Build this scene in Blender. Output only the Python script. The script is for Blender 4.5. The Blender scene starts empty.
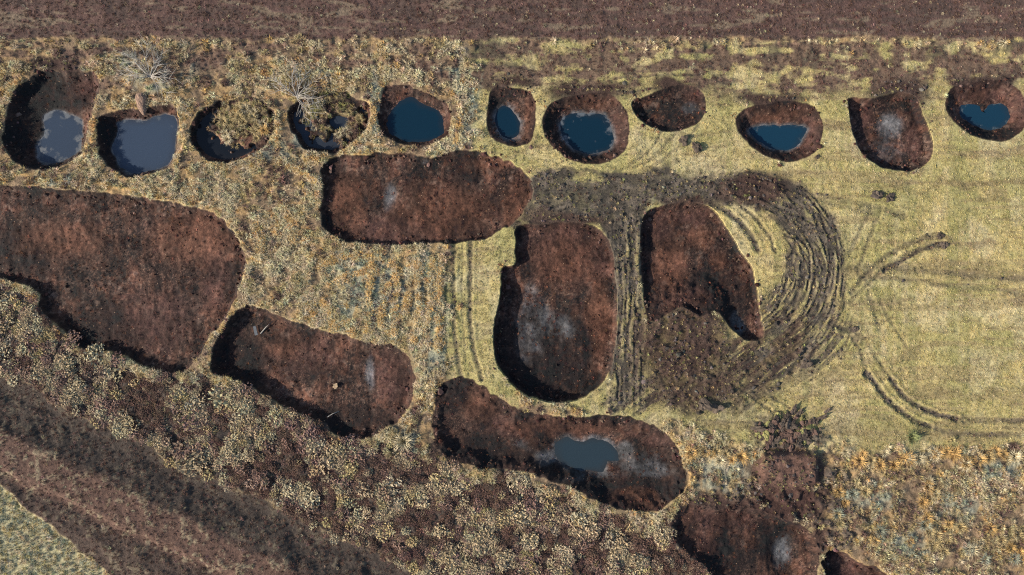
import bpy, math, random
import numpy as np
from mathutils import Vector, Matrix, noise as mnoise

# ------------------------------------------------------------------ camera, sky, sun, exposure
scene = bpy.context.scene
COL = scene.collection
R = math.radians
M_PX = 0.1                                   # one photo pixel on the ground is 0.1 m
SUN_ELEV, SUN_AZ_IMG = 23.0, 17.0            # light comes from the left, a little from below

cam_d = bpy.data.cameras.new('camera')
cam_d.sensor_width = 36.0
cam_d.lens = 24.0
cam_d.clip_start, cam_d.clip_end = 0.5, 4000.0
cam = bpy.data.objects.new('camera', cam_d)
cam.location = (0, 0, 102.4 * 24 / 36)       # a drone 68 m up, looking straight down
COL.objects.link(cam)
scene.camera = cam

world = bpy.data.worlds.new('World')
scene.world = world
world.use_nodes = True
wn = world.node_tree
sky = wn.nodes.new('ShaderNodeTexSky')
sky.sky_type = 'NISHITA'
sky.sun_disc = False
sky.sun_elevation = R(SUN_ELEV)
sun_dir = Vector((-math.cos(R(SUN_AZ_IMG)), -math.sin(R(SUN_AZ_IMG)), math.tan(R(SUN_ELEV)))).normalized()
sky.sun_rotation = math.atan2(sun_dir.x, sun_dir.y)
wn.links.new(sky.outputs[0], wn.nodes['Background'].inputs[0])
wn.nodes['Background'].inputs[1].default_value = 0.105

sun_d = bpy.data.lights.new('sun', 'SUN')
sun_d.energy = 5.0
sun_d.angle = R(0.53)
sun_d.color = (1.0, 0.90, 0.76)
sun = bpy.data.objects.new('sun', sun_d)
sun.rotation_euler = sun_dir.to_track_quat('Z', 'Y').to_euler()
sun.location = sun_dir * 120
COL.objects.link(sun)

scene.cycles.filter_width = 1.15
scene.cycles.use_denoising = False
scene.view_settings.view_transform = 'Standard'
scene.view_settings.look = 'None'
scene.view_settings.exposure = 0.82
scene.view_settings.gamma = 1.0
scene.view_settings.use_curve_mapping = False

rng = np.random.default_rng(7)
random.seed(7)

# ------------------------------------------------------------------ helpers
def px2m(px, py):
    return (np.asarray(px, float) - 512) * M_PX, (287.5 - np.asarray(py, float)) * M_PX

_LAT = rng.random((512, 512)).astype(np.float32)
def vnoise(x, y, seed=0):
    ox, oy = (seed * 37.7) % 512, (seed * 91.3) % 512
    x = x + ox; y = y + oy
    xf = np.floor(x); yf = np.floor(y)
    fx = (x - xf).astype(np.float32); fy = (y - yf).astype(np.float32)
    xi = xf.astype(np.int32) & 511; yi = yf.astype(np.int32) & 511
    xj = (xi + 1) & 511; yj = (yi + 1) & 511
    fx = fx * fx * (3 - 2 * fx); fy = fy * fy * (3 - 2 * fy)
    a = _LAT[yi, xi]; b = _LAT[yi, xj]; c = _LAT[yj, xi]; d = _LAT[yj, xj]
    return (a + (b - a) * fx) * (1 - fy) + (c + (d - c) * fx) * fy       # 0..1

def fbm(x, y, size, octaves=4, seed=0, gain=0.5):
    s = 0; amp = 1.0; tot = 0; f = 1.0 / size
    for o in range(octaves):
        s = s + amp * vnoise(x * f, y * f, seed + o * 3.1)
        tot += amp; amp *= gain; f *= 2.03
    return s / tot                                                        # 0..1, mean 0.5

def sst(a, b, x):
    t = np.clip((x - a) / (b - a), 0, 1)
    return t * t * (3 - 2 * t)

def spline(pts, n_per=8, closed=True):
    P = np.array(pts, float)
    n = len(P); out = []
    rngi = range(n) if closed else range(n - 1)
    for i in rngi:
        if closed:
            p0, p1, p2, p3 = P[i - 1], P[i], P[(i + 1) % n], P[(i + 2) % n]
        else:
            p0, p1, p2, p3 = P[max(i - 1, 0)], P[i], P[i + 1], P[min(i + 2, n - 1)]
        for k in range(n_per):
            t = k / n_per
            out.append(0.5 * (2 * p1 + (p2 - p0) * t + (2 * p0 - 5 * p1 + 4 * p2 - p3) * t * t + (3 * p1 - p0 - 3 * p2 + p3) * t ** 3))
    if not closed:
        out.append(P[-1])
    return np.array(out)

def dist_poly(X, Y, P, closed=True):
    """distance to a polyline and nearest point; with closed also the sign (negative inside)"""
    best = np.full(X.shape, 1e9); nx = np.zeros(X.shape); ny = np.zeros(X.shape)
    inside = np.zeros(X.shape, bool)
    n = len(P)
    for i in range(n if closed else n - 1):
        ax, ay = P[i]; bx, by = P[(i + 1) % n]
        dx, dy = bx - ax, by - ay
        L2 = dx * dx + dy * dy
        if L2 < 1e-9: continue
        t = np.clip(((X - ax) * dx + (Y - ay) * dy) / L2, 0, 1)
        qx = ax + t * dx; qy = ay + t * dy
        d = (X - qx) ** 2 + (Y - qy) ** 2
        m = d < best
        best[m] = d[m]; nx[m] = qx[m]; ny[m] = qy[m]
        if closed:
            c = (ay > Y) != (by > Y)
            if dy != 0:
                inside ^= c & (X < ax + (Y - ay) * dx / dy)
    best = np.sqrt(best)
    if closed:
        best = np.where(inside, -best, best)
    return best, nx, ny

def roughen(P, amp, size, seed):
    """push a dense closed outline in and out so that the edge is broken, not drawn"""
    nxt = np.roll(P, -1, 0) - np.roll(P, 1, 0)
    nrm = np.stack([nxt[:, 1], -nxt[:, 0]], 1)
    nrm /= np.linalg.norm(nrm, axis=1)[:, None] + 1e-9
    k = (fbm(P[:, 0], P[:, 1], size, 3, seed) - 0.5) + .7 * (fbm(P[:, 0], P[:, 1], size * 3, 2, seed + 9) - .5)
    return P + nrm * (k * 2 * amp)[:, None]

# ------------------------------------------------------------------ the pits: outlines in photo pixels on the ground plane
# kind, label, rim outline, depth (m), wall width (m), water outline, water material, options
PITS = [
 dict(kind='pond', id='A', label='teardrop pond at far left of top row, greyish ice film on half its water', depth=1.25, wall=1.1,
  rim=[(44,69),(66,70),(95,73),(99,93),(92,111),(89,131),(81,154),(61,168),(38,171),(14,163),(3,147),(2,129),(7,109),(16,88),(29,78)],
  water=[(36,116),(42,109),(54,108),(62,112),(73,116),(75,128),(75,140),(71,155),(58,160),(45,163),(34,160),(29,150),(31,140),(37,130)], wmat='ice', film=.7, ramp=(75,84,22,0.6)),
 dict(kind='pond', id='B', label='round ice-blue pond below the dead shrub, second from left in top row', depth=0.8, wall=0.6,
  rim=[(99,116),(118,110),(136,108),(156,105),(172,104),(180,118),(178,136),(176,156),(163,170),(140,177),(122,176),(106,165),(98,150),(97,129)],
  water=[(115,121),(128,118),(140,119),(152,115),(163,113),(172,117),(174,128),(174,142),(170,159),(157,170),(145,173),(130,174),(119,168),(112,158),(108,146),(113,134)], wmat='iceblue', film=.5),
 dict(kind='pond', id='C', label='overgrown pond filled with grass tussocks, third from left in top row', depth=0.75, wall=0.45, island=(247,121,37,31,0.62),
  rim=[(189,135),(195,118),(210,104),(232,98),(255,97),(272,108),(276,124),(268,142),(250,155),(228,162),(207,160),(195,150)],
  water=[(191,135),(197,120),(212,107),(235,101),(255,101),(268,110),(271,124),(264,140),(248,151),(228,158),(209,156),(198,148)], wmat='dark'),
 dict(kind='pond', id='D', label='overgrown pond with dead branches on its far side and small grey water patch', depth=0.75, wall=0.5, island=(339,114,36,31,0.55), hole=(338,121,10,8),
  rim=[(287,119),(291,108),(300,98),(318,92),(340,93),(357,98),(369,103),(371,116),(366,131),(352,143),(338,151),(318,153),(302,147),(293,134)],
  water=[(290,119),(296,108),(308,100),(330,97),(350,101),(364,107),(366,116),(361,129),(348,140),(335,147),(318,149),(304,143),(296,132)], wmat='pool'),
 dict(kind='pond', id='E', label='heart-shaped deep blue open-water pond beside the pale tall grass', depth=0.5, wall=0.7,
  rim=[(387,85),(379,105),(377,122),(383,134),(395,141),(420,147),(438,143),(449,134),(452,119),(447,105),(432,96),(418,89),(407,85)],
  water=[(410.6,95),(421,102),(438,110),(443,120.5),(443.5,135),(432,142),(418,144),(405,142),(391,136),(386,124),(389,113),(399,100)], wmat='clear'),
 dict(kind='pond', id='F', label='smallest oval pond in short grass, narrow water with pale mud rim', depth=0.65, wall=0.9,
  rim=[(492,89),(507,87),(524,89),(534,97),(537,114),(535,131),(530,143),(514,147),(497,142),(487,129),(486,111)],
  water=[(500.5,105),(510,107),(519,119),(519,132),(509,138),(499,131),(495,119)], wmat='clear', film=1.6),
 dict(kind='pond', id='G', label='round pond in middle of top row, blotchy pale ice around dark water', depth=0.95, wall=1.4,
  rim=[(549,104),(560,98),(580,94),(607,93),(619,100),(628,114),(630,133),(626,150),(612,161),(592,165),(570,160),(553,148),(543,133),(542,119)],
  water=[(564,115),(585,111.5),(607,114),(613,128.6),(614,143),(602,152),(585,153),(570,143),(561.5,128.6)], wmat='blotch', film=1.2),
 dict(kind='peat_pit', id='H', label='shallow dry brown almond-shaped pit between the ponds of top row', depth=0.5, wall=0.6,
  rim=[(631,102),(646,95),(665,88),(685,84),(702,91),(707,107),(700,122),(682,131),(665,132),(648,126),(636,115)]),
 dict(kind='pond', id='I', label='oval pond with teal half-moon water under a slumped brown bank', depth=0.85, wall=1.3,
  rim=[(736,116),(747,107),(764,104),(788,100),(809,103),(820,113),(824,131),(818,149),(803,160),(785,162),(761,154),(744,141),(736,128)],
  water=[(751,127),(776,123),(806,125),(807.6,134),(800,144.6),(784,150),(767.5,144.6),(754,136)], wmat='teal', film=0.9),
 dict(kind='peat_pit', id='J', label='dry brown pit with pale sky sheen on damp patch, second from right in top row', depth=0.65, wall=0.6,
  rim=[(848,103),(851,97),(874,97),(898,92),(916,97),(925,116),(934,140),(932,158),(922,168),(904,172),(880,167),(860,150),(851,128)]),
 dict(kind='pond', id='K', label='bright blue pond with brown mud fingers at far right of top row', depth=0.85, wall=1.3,
  rim=[(945,101),(952,87),(972,82),(996,79),(1017,87),(1029,105),(1027,125),(1012,139),(996,142),(973,137),(955,124),(946,112)],
  water=[(965,104.5),(978,101.5),(984,104),(988,110),(993,104),(1003,102),(1012,106),(1014.5,113),(1011,122),(996,128),(978,124),(966,115)], wmat='teal'),
 dict(kind='peat_pit', id='L', label='huge dark brown peat pit running off the left edge', depth=0.5, wall=0.5,
  rim=[(-45,180),(0,184),(40,187),(90,192),(140,197),(185,204),(213,213),(232,229),(244,250),(246,268),(240,290),(226,318),(210,336),(198,354),(188,368),(178,373),(158,371),(139,365),(117,355),(83,348),(66,333),(49,320),(39,306),(36,290),(0,279),(-45,272)]),
 dict(kind='peat_pit', id='M', label='long oval reddish brown peat pit below the heart-shaped pond', depth=0.42, wall=0.4,
  rim=[(322,165),(340,155),(370,153),(400,153),(430,155),(452,150),(480,151),(505,158),(523,170),(532,185),(530,203),(519,220),(500,232),(475,241),(440,243),(410,245),(375,245),(345,240),(325,230),(320,210),(322,188)]),
 dict(kind='peat_pit', id='N', label='slanting oblong peat pit with pale board at its shaded end', depth=0.85, wall=0.8,
  rim=[(217,337),(242,307),(264,308),(292,321),(322,329),(356,337),(378,343),(395,344),(409,357),(416,373),(413,398),(406,415),(389,429),(367,439),(339,435),(322,424),(297,412),(272,401),(250,387),(228,379),(211,373),(211,354)]),
 dict(kind='peat_pit', id='O', label='horseshoe-ended peat pit in centre with grey sky sheen on damp floor', depth=1.05, wall=0.35,
  rim=[(517,226),(540,224),(565,222),(590,224),(605,234),(613,250),(616,275),(618,300),(617,330),(614,360),(607,377),(595,390),(578,400),(560,403),(543,401),(525,395),(510,383),(498,367),(493,348),(493,330),(497,310),(500,290),(502,267),(514,264),(515,245)]),
 dict(kind='peat_pit', id='P', label='reddish peat pit with slanted right edge inside the curved vehicle tracks', depth=0.6, wall=0.4,
  rim=[(641,225),(648,210),(666,204),(689,202),(709,206),(720,216),(732,235),(743,253),(754,271),(758,290),(761,313),(764,337),(752,341),(742,338),(728,325),(715,312),(700,316),(682,308),(666,316),(653,322),(645,312),(642,280),(640,250)]),
 dict(kind='pond', id='Q', label='long bean-shaped peat pit with small grey-blue pool and pale mud', depth=1.1, wall=1.9,
  rim=[(437,391),(448,379),(464,376),(481,384),(498,396),(515,406),(537,413),(565,416),(592,415),(620,415),(643,420),(662,430),(676,443),(684,460),(687,480),(682,496),(668,505),(651,513),(626,512),(598,502),(576,491),(554,482),(531,474),(509,470),(481,468),(453,461),(437,449),(432,430),(434,410)],
  water=[(556,446),(567.5,439),(579,443.5),(598,441),(612,446),(620,457),(620,464),(609,463),(604,474),(587,473),(579,475.5),(562,466),(556,457)], wmat='grey', film=1.5),
 dict(kind='peat_pit', id='R', label='dark brown peat pit at bottom edge below the spoil mound', depth=0.8, wall=0.9,
  rim=[(672,519),(687,506),(715,508),(745,506),(770,514),(795,520),(812,530),(819,548),(817,575),(812,605),(740,612),(718,585),(700,563),(685,552),(673,538)]),
 dict(kind='peat_pit', id='S', label='small pointed corner of a peat pit at bottom right edge', depth=0.9, wall=0.5,
  rim=[(822,566),(827,552),(840,551),(862,561),(885,574),(905,590),(900,612),(835,612)]),
]
for i, p in enumerate(PITS):
    amp = 2.6 if p['id'] in 'LMNQRS' else (2.2 if p['id'] in 'ABCDE' else 1.0)
    p['rimd'] = roughen(spline(p['rim'], 22), amp, 6.5, 40 + i)
    if 'water' in p:
        p['waterd'] = roughen(spline(p['water'], 10), 1.5 if p['wmat'] != 'dark' else 0.6, 5.0, 70 + i)

# ------------------------------------------------------------------ the ground grid
def axis(half, step, far=900.0):
    core = np.arange(-half, half + step * 0.5, step)
    ext = []; s = step; x = half
    while x < far:
        s *= 1.28; x += s; ext.append(x)
    ext = np.array(ext)
    return np.concatenate([-ext[::-1], core, ext]), len(ext)
STEP = 0.1
xs, nex = axis(58.0, STEP)
ys, ney = axis(34.5, STEP)
NX, NY = len(xs), len(ys)
GX, GY = np.meshgrid(xs, ys)
PX = GX / M_PX + 512
PY = 287.5 - GY / M_PX

def blob(cx, cy, rx, ry, soft=0.5, jit=None):
    x, y = (PX, PY) if jit is None else jit
    d = np.sqrt(((x - cx) / rx) ** 2 + ((y - cy) / ry) ** 2)
    return 1 - sst(1 - soft, 1 + soft, d)

n_big = fbm(PX, PY, 60, 4, 1)
n_mid = fbm(PX, PY, 18, 4, 2)
n_fine = fbm(PX, PY, 6, 3, 3)
n_fine2 = fbm(PX, PY, 4, 2, 4)
n_streak_h = fbm(PX * 0.22, PY, 6, 3, 5)        # long along x
n_streak_v = fbm(PX, PY * 0.22, 6, 3, 6)        # long along y
JX = PX + (fbm(PX, PY, 25, 3, 8) - .5) * 26
JY = PY + (fbm(PX, PY, 25, 3, 9) - .5) * 26
JIT = (JX, JY)

n_patch = fbm(PX, PY, 11, 4, 12)
n_patch2 = fbm(PX * .7, PY, 24, 3, 13)
clump = sst(.44, .60, n_patch * .65 + n_patch2 * .35)                     # where the dead grass stands thick
def polymask(pts, soft):
    d, _, _ = dist_poly(JX, JY, np.array(pts, float))
    d = d + (n_patch - .5) * 26 + (n_fine - .5) * 8
    return 1 - sst(-soft, soft, d)

# zones -------------------------------------------------------------
top_edge = 39 + (n_mid - .5) * 9 + (n_patch - .5) * 9
top = 1 - sst(-2.5, 2.5, PY - top_edge)                                 # brown strip along the top
beyond = 1 - sst(-12, -2, PY)                                           # past it
field = polymask([(476,60),(482,44),(800,43),(1200,42),(1200,450),(840,447),(745,446),(700,436),(690,430),(600,416),(480,388),(440,378),(447,300),(452,250),(470,180)], 5)
heath = polymask([(-200,250),(0,285),(40,308),(85,356),(185,380),(215,380),(300,418),(370,445),(405,452),(430,462),(480,474),(540,482),(620,518),(690,515),(705,540),(725,700),(-200,700)], 6)
roughbr = polymask([(686,440),(760,452),(860,452),(1200,455),(1200,800),(690,800),(700,560),(680,512)], 5)
SV = (PX - 52) * -0.423 + (PY - 403) * 0.906 + (n_mid - .5) * 12 + (n_patch2 - .5) * 26 * (1 - sst(10, 40, (PX - 52) * -0.423 + (PY - 403) * 0.906))        # across the slanting bank, px
strip = sst(-3, 3, SV)
cornerline = (PX - 0) * -0.625 + (PY - 486) * 0.78 + (n_mid - .5) * 10
corner = sst(-3, 3, cornerline)
strip = strip * (1 - corner)
heath = heath * (1 - strip) * (1 - corner)
roughbr = roughbr * (1 - heath)
field = field * (1 - roughbr) * (1 - heath)
nearbank = sst(-16, -8, SV) * (PX < 700)
heath = np.maximum(heath, nearbank * (1 - strip) * (1 - corner) * (PX > -100))
heath = np.where((SV > 20), 0, heath)
roughl = np.clip(1 - top - field - heath - roughbr - strip - corner, 0, 1) * (1 - nearbank)

# bare brown litter patches in the band below the top strip
spill = np.maximum.reduce([blob(775,100,36,10,.5,JIT), blob(895,92,32,10,.5,JIT), blob(985,82,36,9,.5,JIT), blob(585,92,36,10,.5,JIT), blob(675,88,26,8,.5,JIT), blob(510,85,24,7,.6,JIT), blob(565,222,40,9,.5,JIT), blob(715,505,46,9,.5,JIT), blob(822,545,10,22,.5,JIT), blob(690,200,26,6,.5,JIT), blob(690,515,20,16,.5,JIT)*.8, blob(60,68,30,6,.5,JIT), blob(440,440,16,30,.5,JIT)*.7])
band = (1 - top) * (1 - sst(84, 104, JY)) * (1 - beyond)
brown = np.zeros_like(PX)
for b in [(562,68,62,30),(600,62,40,22),(748,90,50,24),(700,62,60,14),(790,60,50,18),(868,78,55,26),(905,62,70,18),(985,72,60,18),(215,60,32,15),(345,55,45,18),(435,62,28,22),(68,62,13,13),(110,52,60,7),(270,46,50,7),(520,52,40,12),(505,72,28,10)]:
    brown = np.maximum(brown, blob(*b, 0.55, JIT))
brown_band = np.clip(brown * 1.25 + (n_streak_h - .55) * 3.0 + (n_patch - .5) * 3.4 - .02 - .02 * sst(470, 490, PX), 0, 1) * band * (1 - .45 * (1 - sst(440, 480, PX)) * (1 - brown))
brown_band = np.maximum(brown_band, band * sst(.57, .66, n_streak_h) * 0.8)

# vehicle churn ------------------------------------------------------
cx0, cy0 = 738.0, 272.0
rr = np.hypot(PX - cx0, PY - cy0)
ang = np.degrees(np.arctan2(-(PY - cy0), PX - cx0))
inner = np.interp(ang, [-100,-60,-30,0,30,50,70,95,110], [60,40,36,46,54,60,66,72,76])
outer = np.interp(ang, [-100,-75,-50,-30,0,30,50,70,95,110], [76,104,114,111,110,112,109,105,101,99])
rj = rr + (n_mid - .5) * 14
arc = sst(-4, 5, rj - inner) * (1 - sst(-5, 4, rj - outer)) * sst(-80, -52, ang) * (1 - sst(100, 108, ang))
sarc = ang * 1.5
rw = rr + (fbm(sarc, rr, 40, 2, 27) - .5) * 9
arc_groove = fbm(sarc * .06, rw, 1.7, 1, 21) * .6 + fbm(sarc * .14, rw, 1.4, 1, 22) * .4
arc_groove = np.clip((arc_groove - .5) * 2.6 + .55 + (fbm(PX, PY, 14, 3, 28) - .5) * 1.2, 0, 1)
r2 = np.hypot(PX - 726, (PY - 262) * .96); r3 = np.hypot((PX - 752) * 1.04, PY - 286)
g2 = np.clip((fbm(ang * .10, r2 + (n_mid - .5) * 3, 1.9, 1, 35) - .5) * 3.2 + .35, 0, 1)
g3 = np.clip((fbm(ang * .12, r3 + (n_mid - .5) * 3, 1.8, 1, 36) - .5) * 3.2 + .3, 0, 1)
arc_groove = np.clip(np.maximum.reduce([arc_groove * .95, g2 * sst(.42, .55, fbm(PX, PY, 40, 2, 37)), g3 * sst(.42, .55, fbm(PX, PY, 40, 2, 38))]) + (n_fine2 - .5) * .5, 0, 1)
arc_sparse = np.clip(np.interp(ang, [-90,-40,-10,20,60,90], [.25,.45,.85,.95,1.1,1.2]), 0, 1.3)
lane = sst(606, 613, JX) * (1 - sst(644, 654, JX)) * sst(205, 225, PY) * (1 - sst(395, 416, PY))
lane_groove = np.clip((fbm(PX + (n_mid - .5) * 6, PY * .06, 1.8, 1, 23) * .6 + fbm(PX, PY * .16, 2.6, 2, 25) * .4 - .5) * 3.2 + .5, 0, 1)
corr = polymask([(530,180),(545,168),(600,172),(660,172),(700,168),(745,172),(775,184),(760,205),(720,205),(690,200),(650,206),(640,226),(612,240),(600,224),(540,224),(520,226),(530,205)], 5)
corr_groove = np.clip(n_streak_h * 1.6 - .3 + (n_fine - .5) * 1.3, 0, 1)
diag_st0 = fbm((PX * .8 - PY * .6) * .2, PX * .6 + PY * .8, 4.5, 3, 29)
under = np.maximum(blob(685,345,46,48,.4,JIT), np.maximum.reduce([blob(700,388,50,26,.5,JIT) * .9, blob(735,365,46,34,.5,JIT) * .8 * sst(.40, .52, diag_st0), blob(775,345,46,40,.5,JIT) * .75 * sst(.44, .54, diag_st0)]))
diag = (PX * .8 - PY * .6), (PX * .6 + PY * .8)
diag_st = fbm(diag[0] * .16, diag[1], 3.4, 3, 24)
fans = np.maximum(blob(650,395,45,20,.5,JIT), blob(755,365,50,26,.5,JIT)) * sst(.43, .53, diag_st)
fans = np.maximum.reduce([fans, blob(622,404,24,9,.5,JIT) * sst(.40,.5,diag_st), blob(655,404,30,10,.5,JIT) * sst(.42,.52,diag_st)])
fans = np.maximum(fans, blob(800,330,50,46,.4,JIT) * sst(.45, .55, fbm(ang * .2, rr, 2.2, 2, 39)) * .9)
fans = np.maximum(fans, blob(715,372,80,40,.5,JIT) * sst(.44, .54, diag_st) * .9)
solid = blob(757,187,36,14,.4,JIT)
spoil = np.maximum.reduce([blob(787,470,36,24,.2), blob(785,505,42,30,.35,JIT), blob(770,515,60,20,.4,JIT)])
spoil_mix = np.maximum.reduce([blob(806,492,50,30,.4,JIT), blob(745,490,26,16,.5,JIT), blob(830,530,26,30,.5,JIT), blob(788,432,42,20,.5,JIT)]) * sst(.40, .50, n_fine)
thru = np.clip(np.maximum.reduce([arc * np.clip(arc_groove * 1.5 - .42 + .62 * arc_sparse, 0, 1), lane * np.clip(lane_groove * 1.2 + .52 + (n_patch - .5), 0, 1), corr * np.clip(.9 + corr_groove * .4 - sst(.62, .7, n_patch2) * .6, 0, 1), under * np.clip(.75 + (n_fine - .4) * 2, 0, 1), fans, solid, spoil, spoil_mix, spill]), 0, 1)

# single ruts: outline (px), half width px, depth m, strength along
RUTS = [
 ([(454,238),(453,300),(456,345),(462,378)], 2.0, .05, .55), ([(471,238),(470,300),(473,345),(482,380)], 2.0, .06, .6),
 ([(463,240),(462,300),(466,360)], .9, .03, .3), ([(446,250),(445,330),(450,372)], 1.2, .03, .3),
 ([(713,204),(733,216),(750,234),(758,250)], 2.6, .08, .8), ([(735,201),(752,214),(768,234),(776,252)], 1.6, .06, .5),
 ([(872,206),(862,228),(842,266)], 2.0, .03, .38), ([(882,208),(872,232),(858,272)], 2.0, .03, .38),
 ([(940,234),(918,240),(900,249),(880,262),(852,292)], 2.6, .07, .5), ([(943,244),(928,247),(914,253),(898,263),(886,269)], 2.6, .10, 1.0), ([(886,269),(866,286),(850,302)], 2.2, .04, .4),
 ([(780,184),(820,196),(870,206),(905,216)], 3.0, .04, .42), ([(800,193),(840,206),(880,214)], 2.0, .03, .4), ([(790,200),(815,214),(840,228)], 2.0, .03, .35),
 ([(838,266),(900,268),(960,274),(1100,286)], 2.4, .03, .38), ([(862,276),(920,281),(980,288),(1100,300)], 2.4, .03, .36),
 ([(866,372),(873,380),(888,400),(912,419),(930,427)], 2.5, .11, 1.0), ([(930,427),(950,432),(976,434),(1100,437)], 2.4, .04, .45),
 ([(892,380),(908,400),(936,414),(958,419)], 2.3, .09, .8), ([(955,419),(985,420),(1100,420)], 2.4, .04, .45),
 ([(846,330),(860,350),(866,372)], 2.0, .03, .35), ([(858,330),(875,355),(892,380)], 1.8, .03, .3), ([(880,300),(890,320),(906,345)], 1.6, .03, .3),
 ([(868,290),(874,310),(880,330)], 2.4, .03, .3), ([(836,326),(846,329),(855,329)], 2.6, .10, 1.0), ([(808,350),(800,362),(792,372)], 2.4, .1, .9),
 ([(690,118),(660,150),(640,165),(600,172)], 1.4, .03, .4), ([(700,125),(676,150),(648,168),(600,178)], 1.4, .03, .4), ([(664,128),(650,150),(628,166)], 1.2, .03, .35),
 ([(620,78),(660,76),(700,74)], 1.2, .03, .5), ([(618,94),(640,90),(660,86)], 1.4, .03, .6),
 ([(770,410),(735,385),(705,370)], 1.6, .05, .5), ([(790,408),(765,392),(740,372)], 1.4, .05, .5), ([(640,392),(628,404),(612,412)], 2.0, .06, .8), ([(664,392),(648,404),(634,414)], 1.6, .06, .7),
 ([(700,420),(760,423),(830,430)], 1.0, .02, .3), ([(640,432),(700,436),(745,430)], 1.0, .02, .25), ([(815,350),(813,375),(812,405)], 1.0, .02, .3),
]
rut_h = np.zeros_like(PX); rut_s = np.zeros_like(PX)
for pts, hw, dep, st in RUTS:
    P = spline(pts, 6, closed=False)
    x0, x1 = P[:, 0].min() - 14, P[:, 0].max() + 14; y0, y1 = P[:, 1].min() - 14, P[:, 1].max() + 14
    J = np.where((PX[0] > x0) & (PX[0] < x1))[0]; I = np.where((PY[:, 0] > y0) & (PY[:, 0] < y1))[0]
    sl = np.s_[I[0]:I[-1] + 1, J[0]:J[-1] + 1]
    d, _, _ = dist_poly(PX[sl] + (n_fine[sl] - .5) * 3, PY[sl] + (n_fine2[sl] - .5) * 3, P, False)
    lug = .55 + .9 * n_fine[sl]
    rut_h[sl] += (-dep * np.exp(-(d / hw) ** 2) + dep * .55 * np.exp(-((d - 1.9 * hw) / (hw * .6)) ** 2)) * lug
    rut_s[sl] = np.maximum(rut_s[sl], min(1, st * 1.3) * np.exp(-(d / (hw * 1.15)) ** 4) * np.clip(.5 + n_fine[sl], 0, 1))
pitless_mud = np.clip(np.maximum(thru, rut_s), 0, 1)

# frost and warm tones -------------------------------------------------
frost = np.zeros_like(PX)
for b in [(395,285,58,34),(355,272,26,22),(350,312,22,20),(432,305,22,60),(438,345,16,26),(466,100,12,40),(470,75,16,14),(165,72,32,16),(128,62,14,10),(715,478,18,28),(745,470,22,18),(955,505,26,14),(1000,470,22,10),(925,452,40,7),(405,440,18,14),(302,128,10,20),(378,108,6,30),(452,160,14,16),(60,178,60,6),(270,155,22,8),(640,205,12,8),(870,500,24,12),(905,540,30,12)]:
    frost = np.maximum(frost, blob(*b, .5, JIT))
frost = np.clip(frost * (1 - sst(.46, .60, fbm(PX + PY * .12, PY * .2, 9, 3, 19))) * (0.55 + 1.0 * (n_fine - .2)), 0, 1) * (1 - pitless_mud)
warm = np.clip(sst(.48, .66, fbm(PX, PY, 14, 3, 31)), 0, 1)
calm = blob(395, 310, 75, 70, .3)
ARCS = [[(322,298),(329,313),(337,328)],[(395,262),(398,290),(392,335)],[(418,262),(420,300),(414,340)],[(440,258),(441,300),(438,350)],[(350,340),(352,330),(345,318)],[(375,262),(372,285),(366,330)],[(330,285),(345,278),(362,272),(380,270)],[(255,225),(262,240),(258,262)],[(280,160),(300,172),(312,180)],[(310,308),(313,314),(315,320)],[(322,269),(332,261),(346,256),(385,256)],[(410,294),(406,306),(401,320)],[(432,260),(433,294),(429,322)],[(387,283),(384,305),(382,325)],
        [(342,152),(356,144),(369,131),(373,118),(371,104)],[(180,110),(182,130),(181,150),(176,164)],[(454,140),(457,125),(456,105),(452,92)],[(278,112),(279,124),(274,140)],[(90,118),(93,130),(88,146),(80,160)],[(300,158),(330,158),(370,152)],[(0,176),(60,180),(130,190),(200,204)],[(690,450),(692,475),(686,500)]]
arcm = np.zeros_like(PX)
palez = np.maximum.reduce([blob(458, 100, 9, 48, .5, JIT), blob(300, 72, 40, 10, .6, JIT), blob(400, 75, 30, 8, .6, JIT), blob(445, 150, 18, 8, .6, JIT), blob(275, 250, 26, 40, .7, JIT) * .5, blob(420, 380, 12, 22, .6, JIT), blob(395, 310, 70, 62, .4, JIT) * .55 * sst(.40, .58, fbm(PX + PY * .15, PY * .15, 5, 2, 34)), blob(990, 485, 40, 10, .6, JIT) * .6])
for A in ARCS:
    P = spline(A, 6, closed=False)
    J = np.where((PX[0] > P[:,0].min()-12) & (PX[0] < P[:,0].max()+12))[0]; I = np.where((PY[:,0] > P[:,1].min()-12) & (PY[:,0] < P[:,1].max()+12))[0]
    sl = np.s_[I[0]:I[-1]+1, J[0]:J[-1]+1]
    d, _, _ = dist_poly(JX[sl]*.5+PX[sl]*.5, JY[sl]*.5+PY[sl]*.5, P, False)
    arcm[sl] = np.maximum(arcm[sl], np.exp(-(d / 2.2) ** 2))

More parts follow.
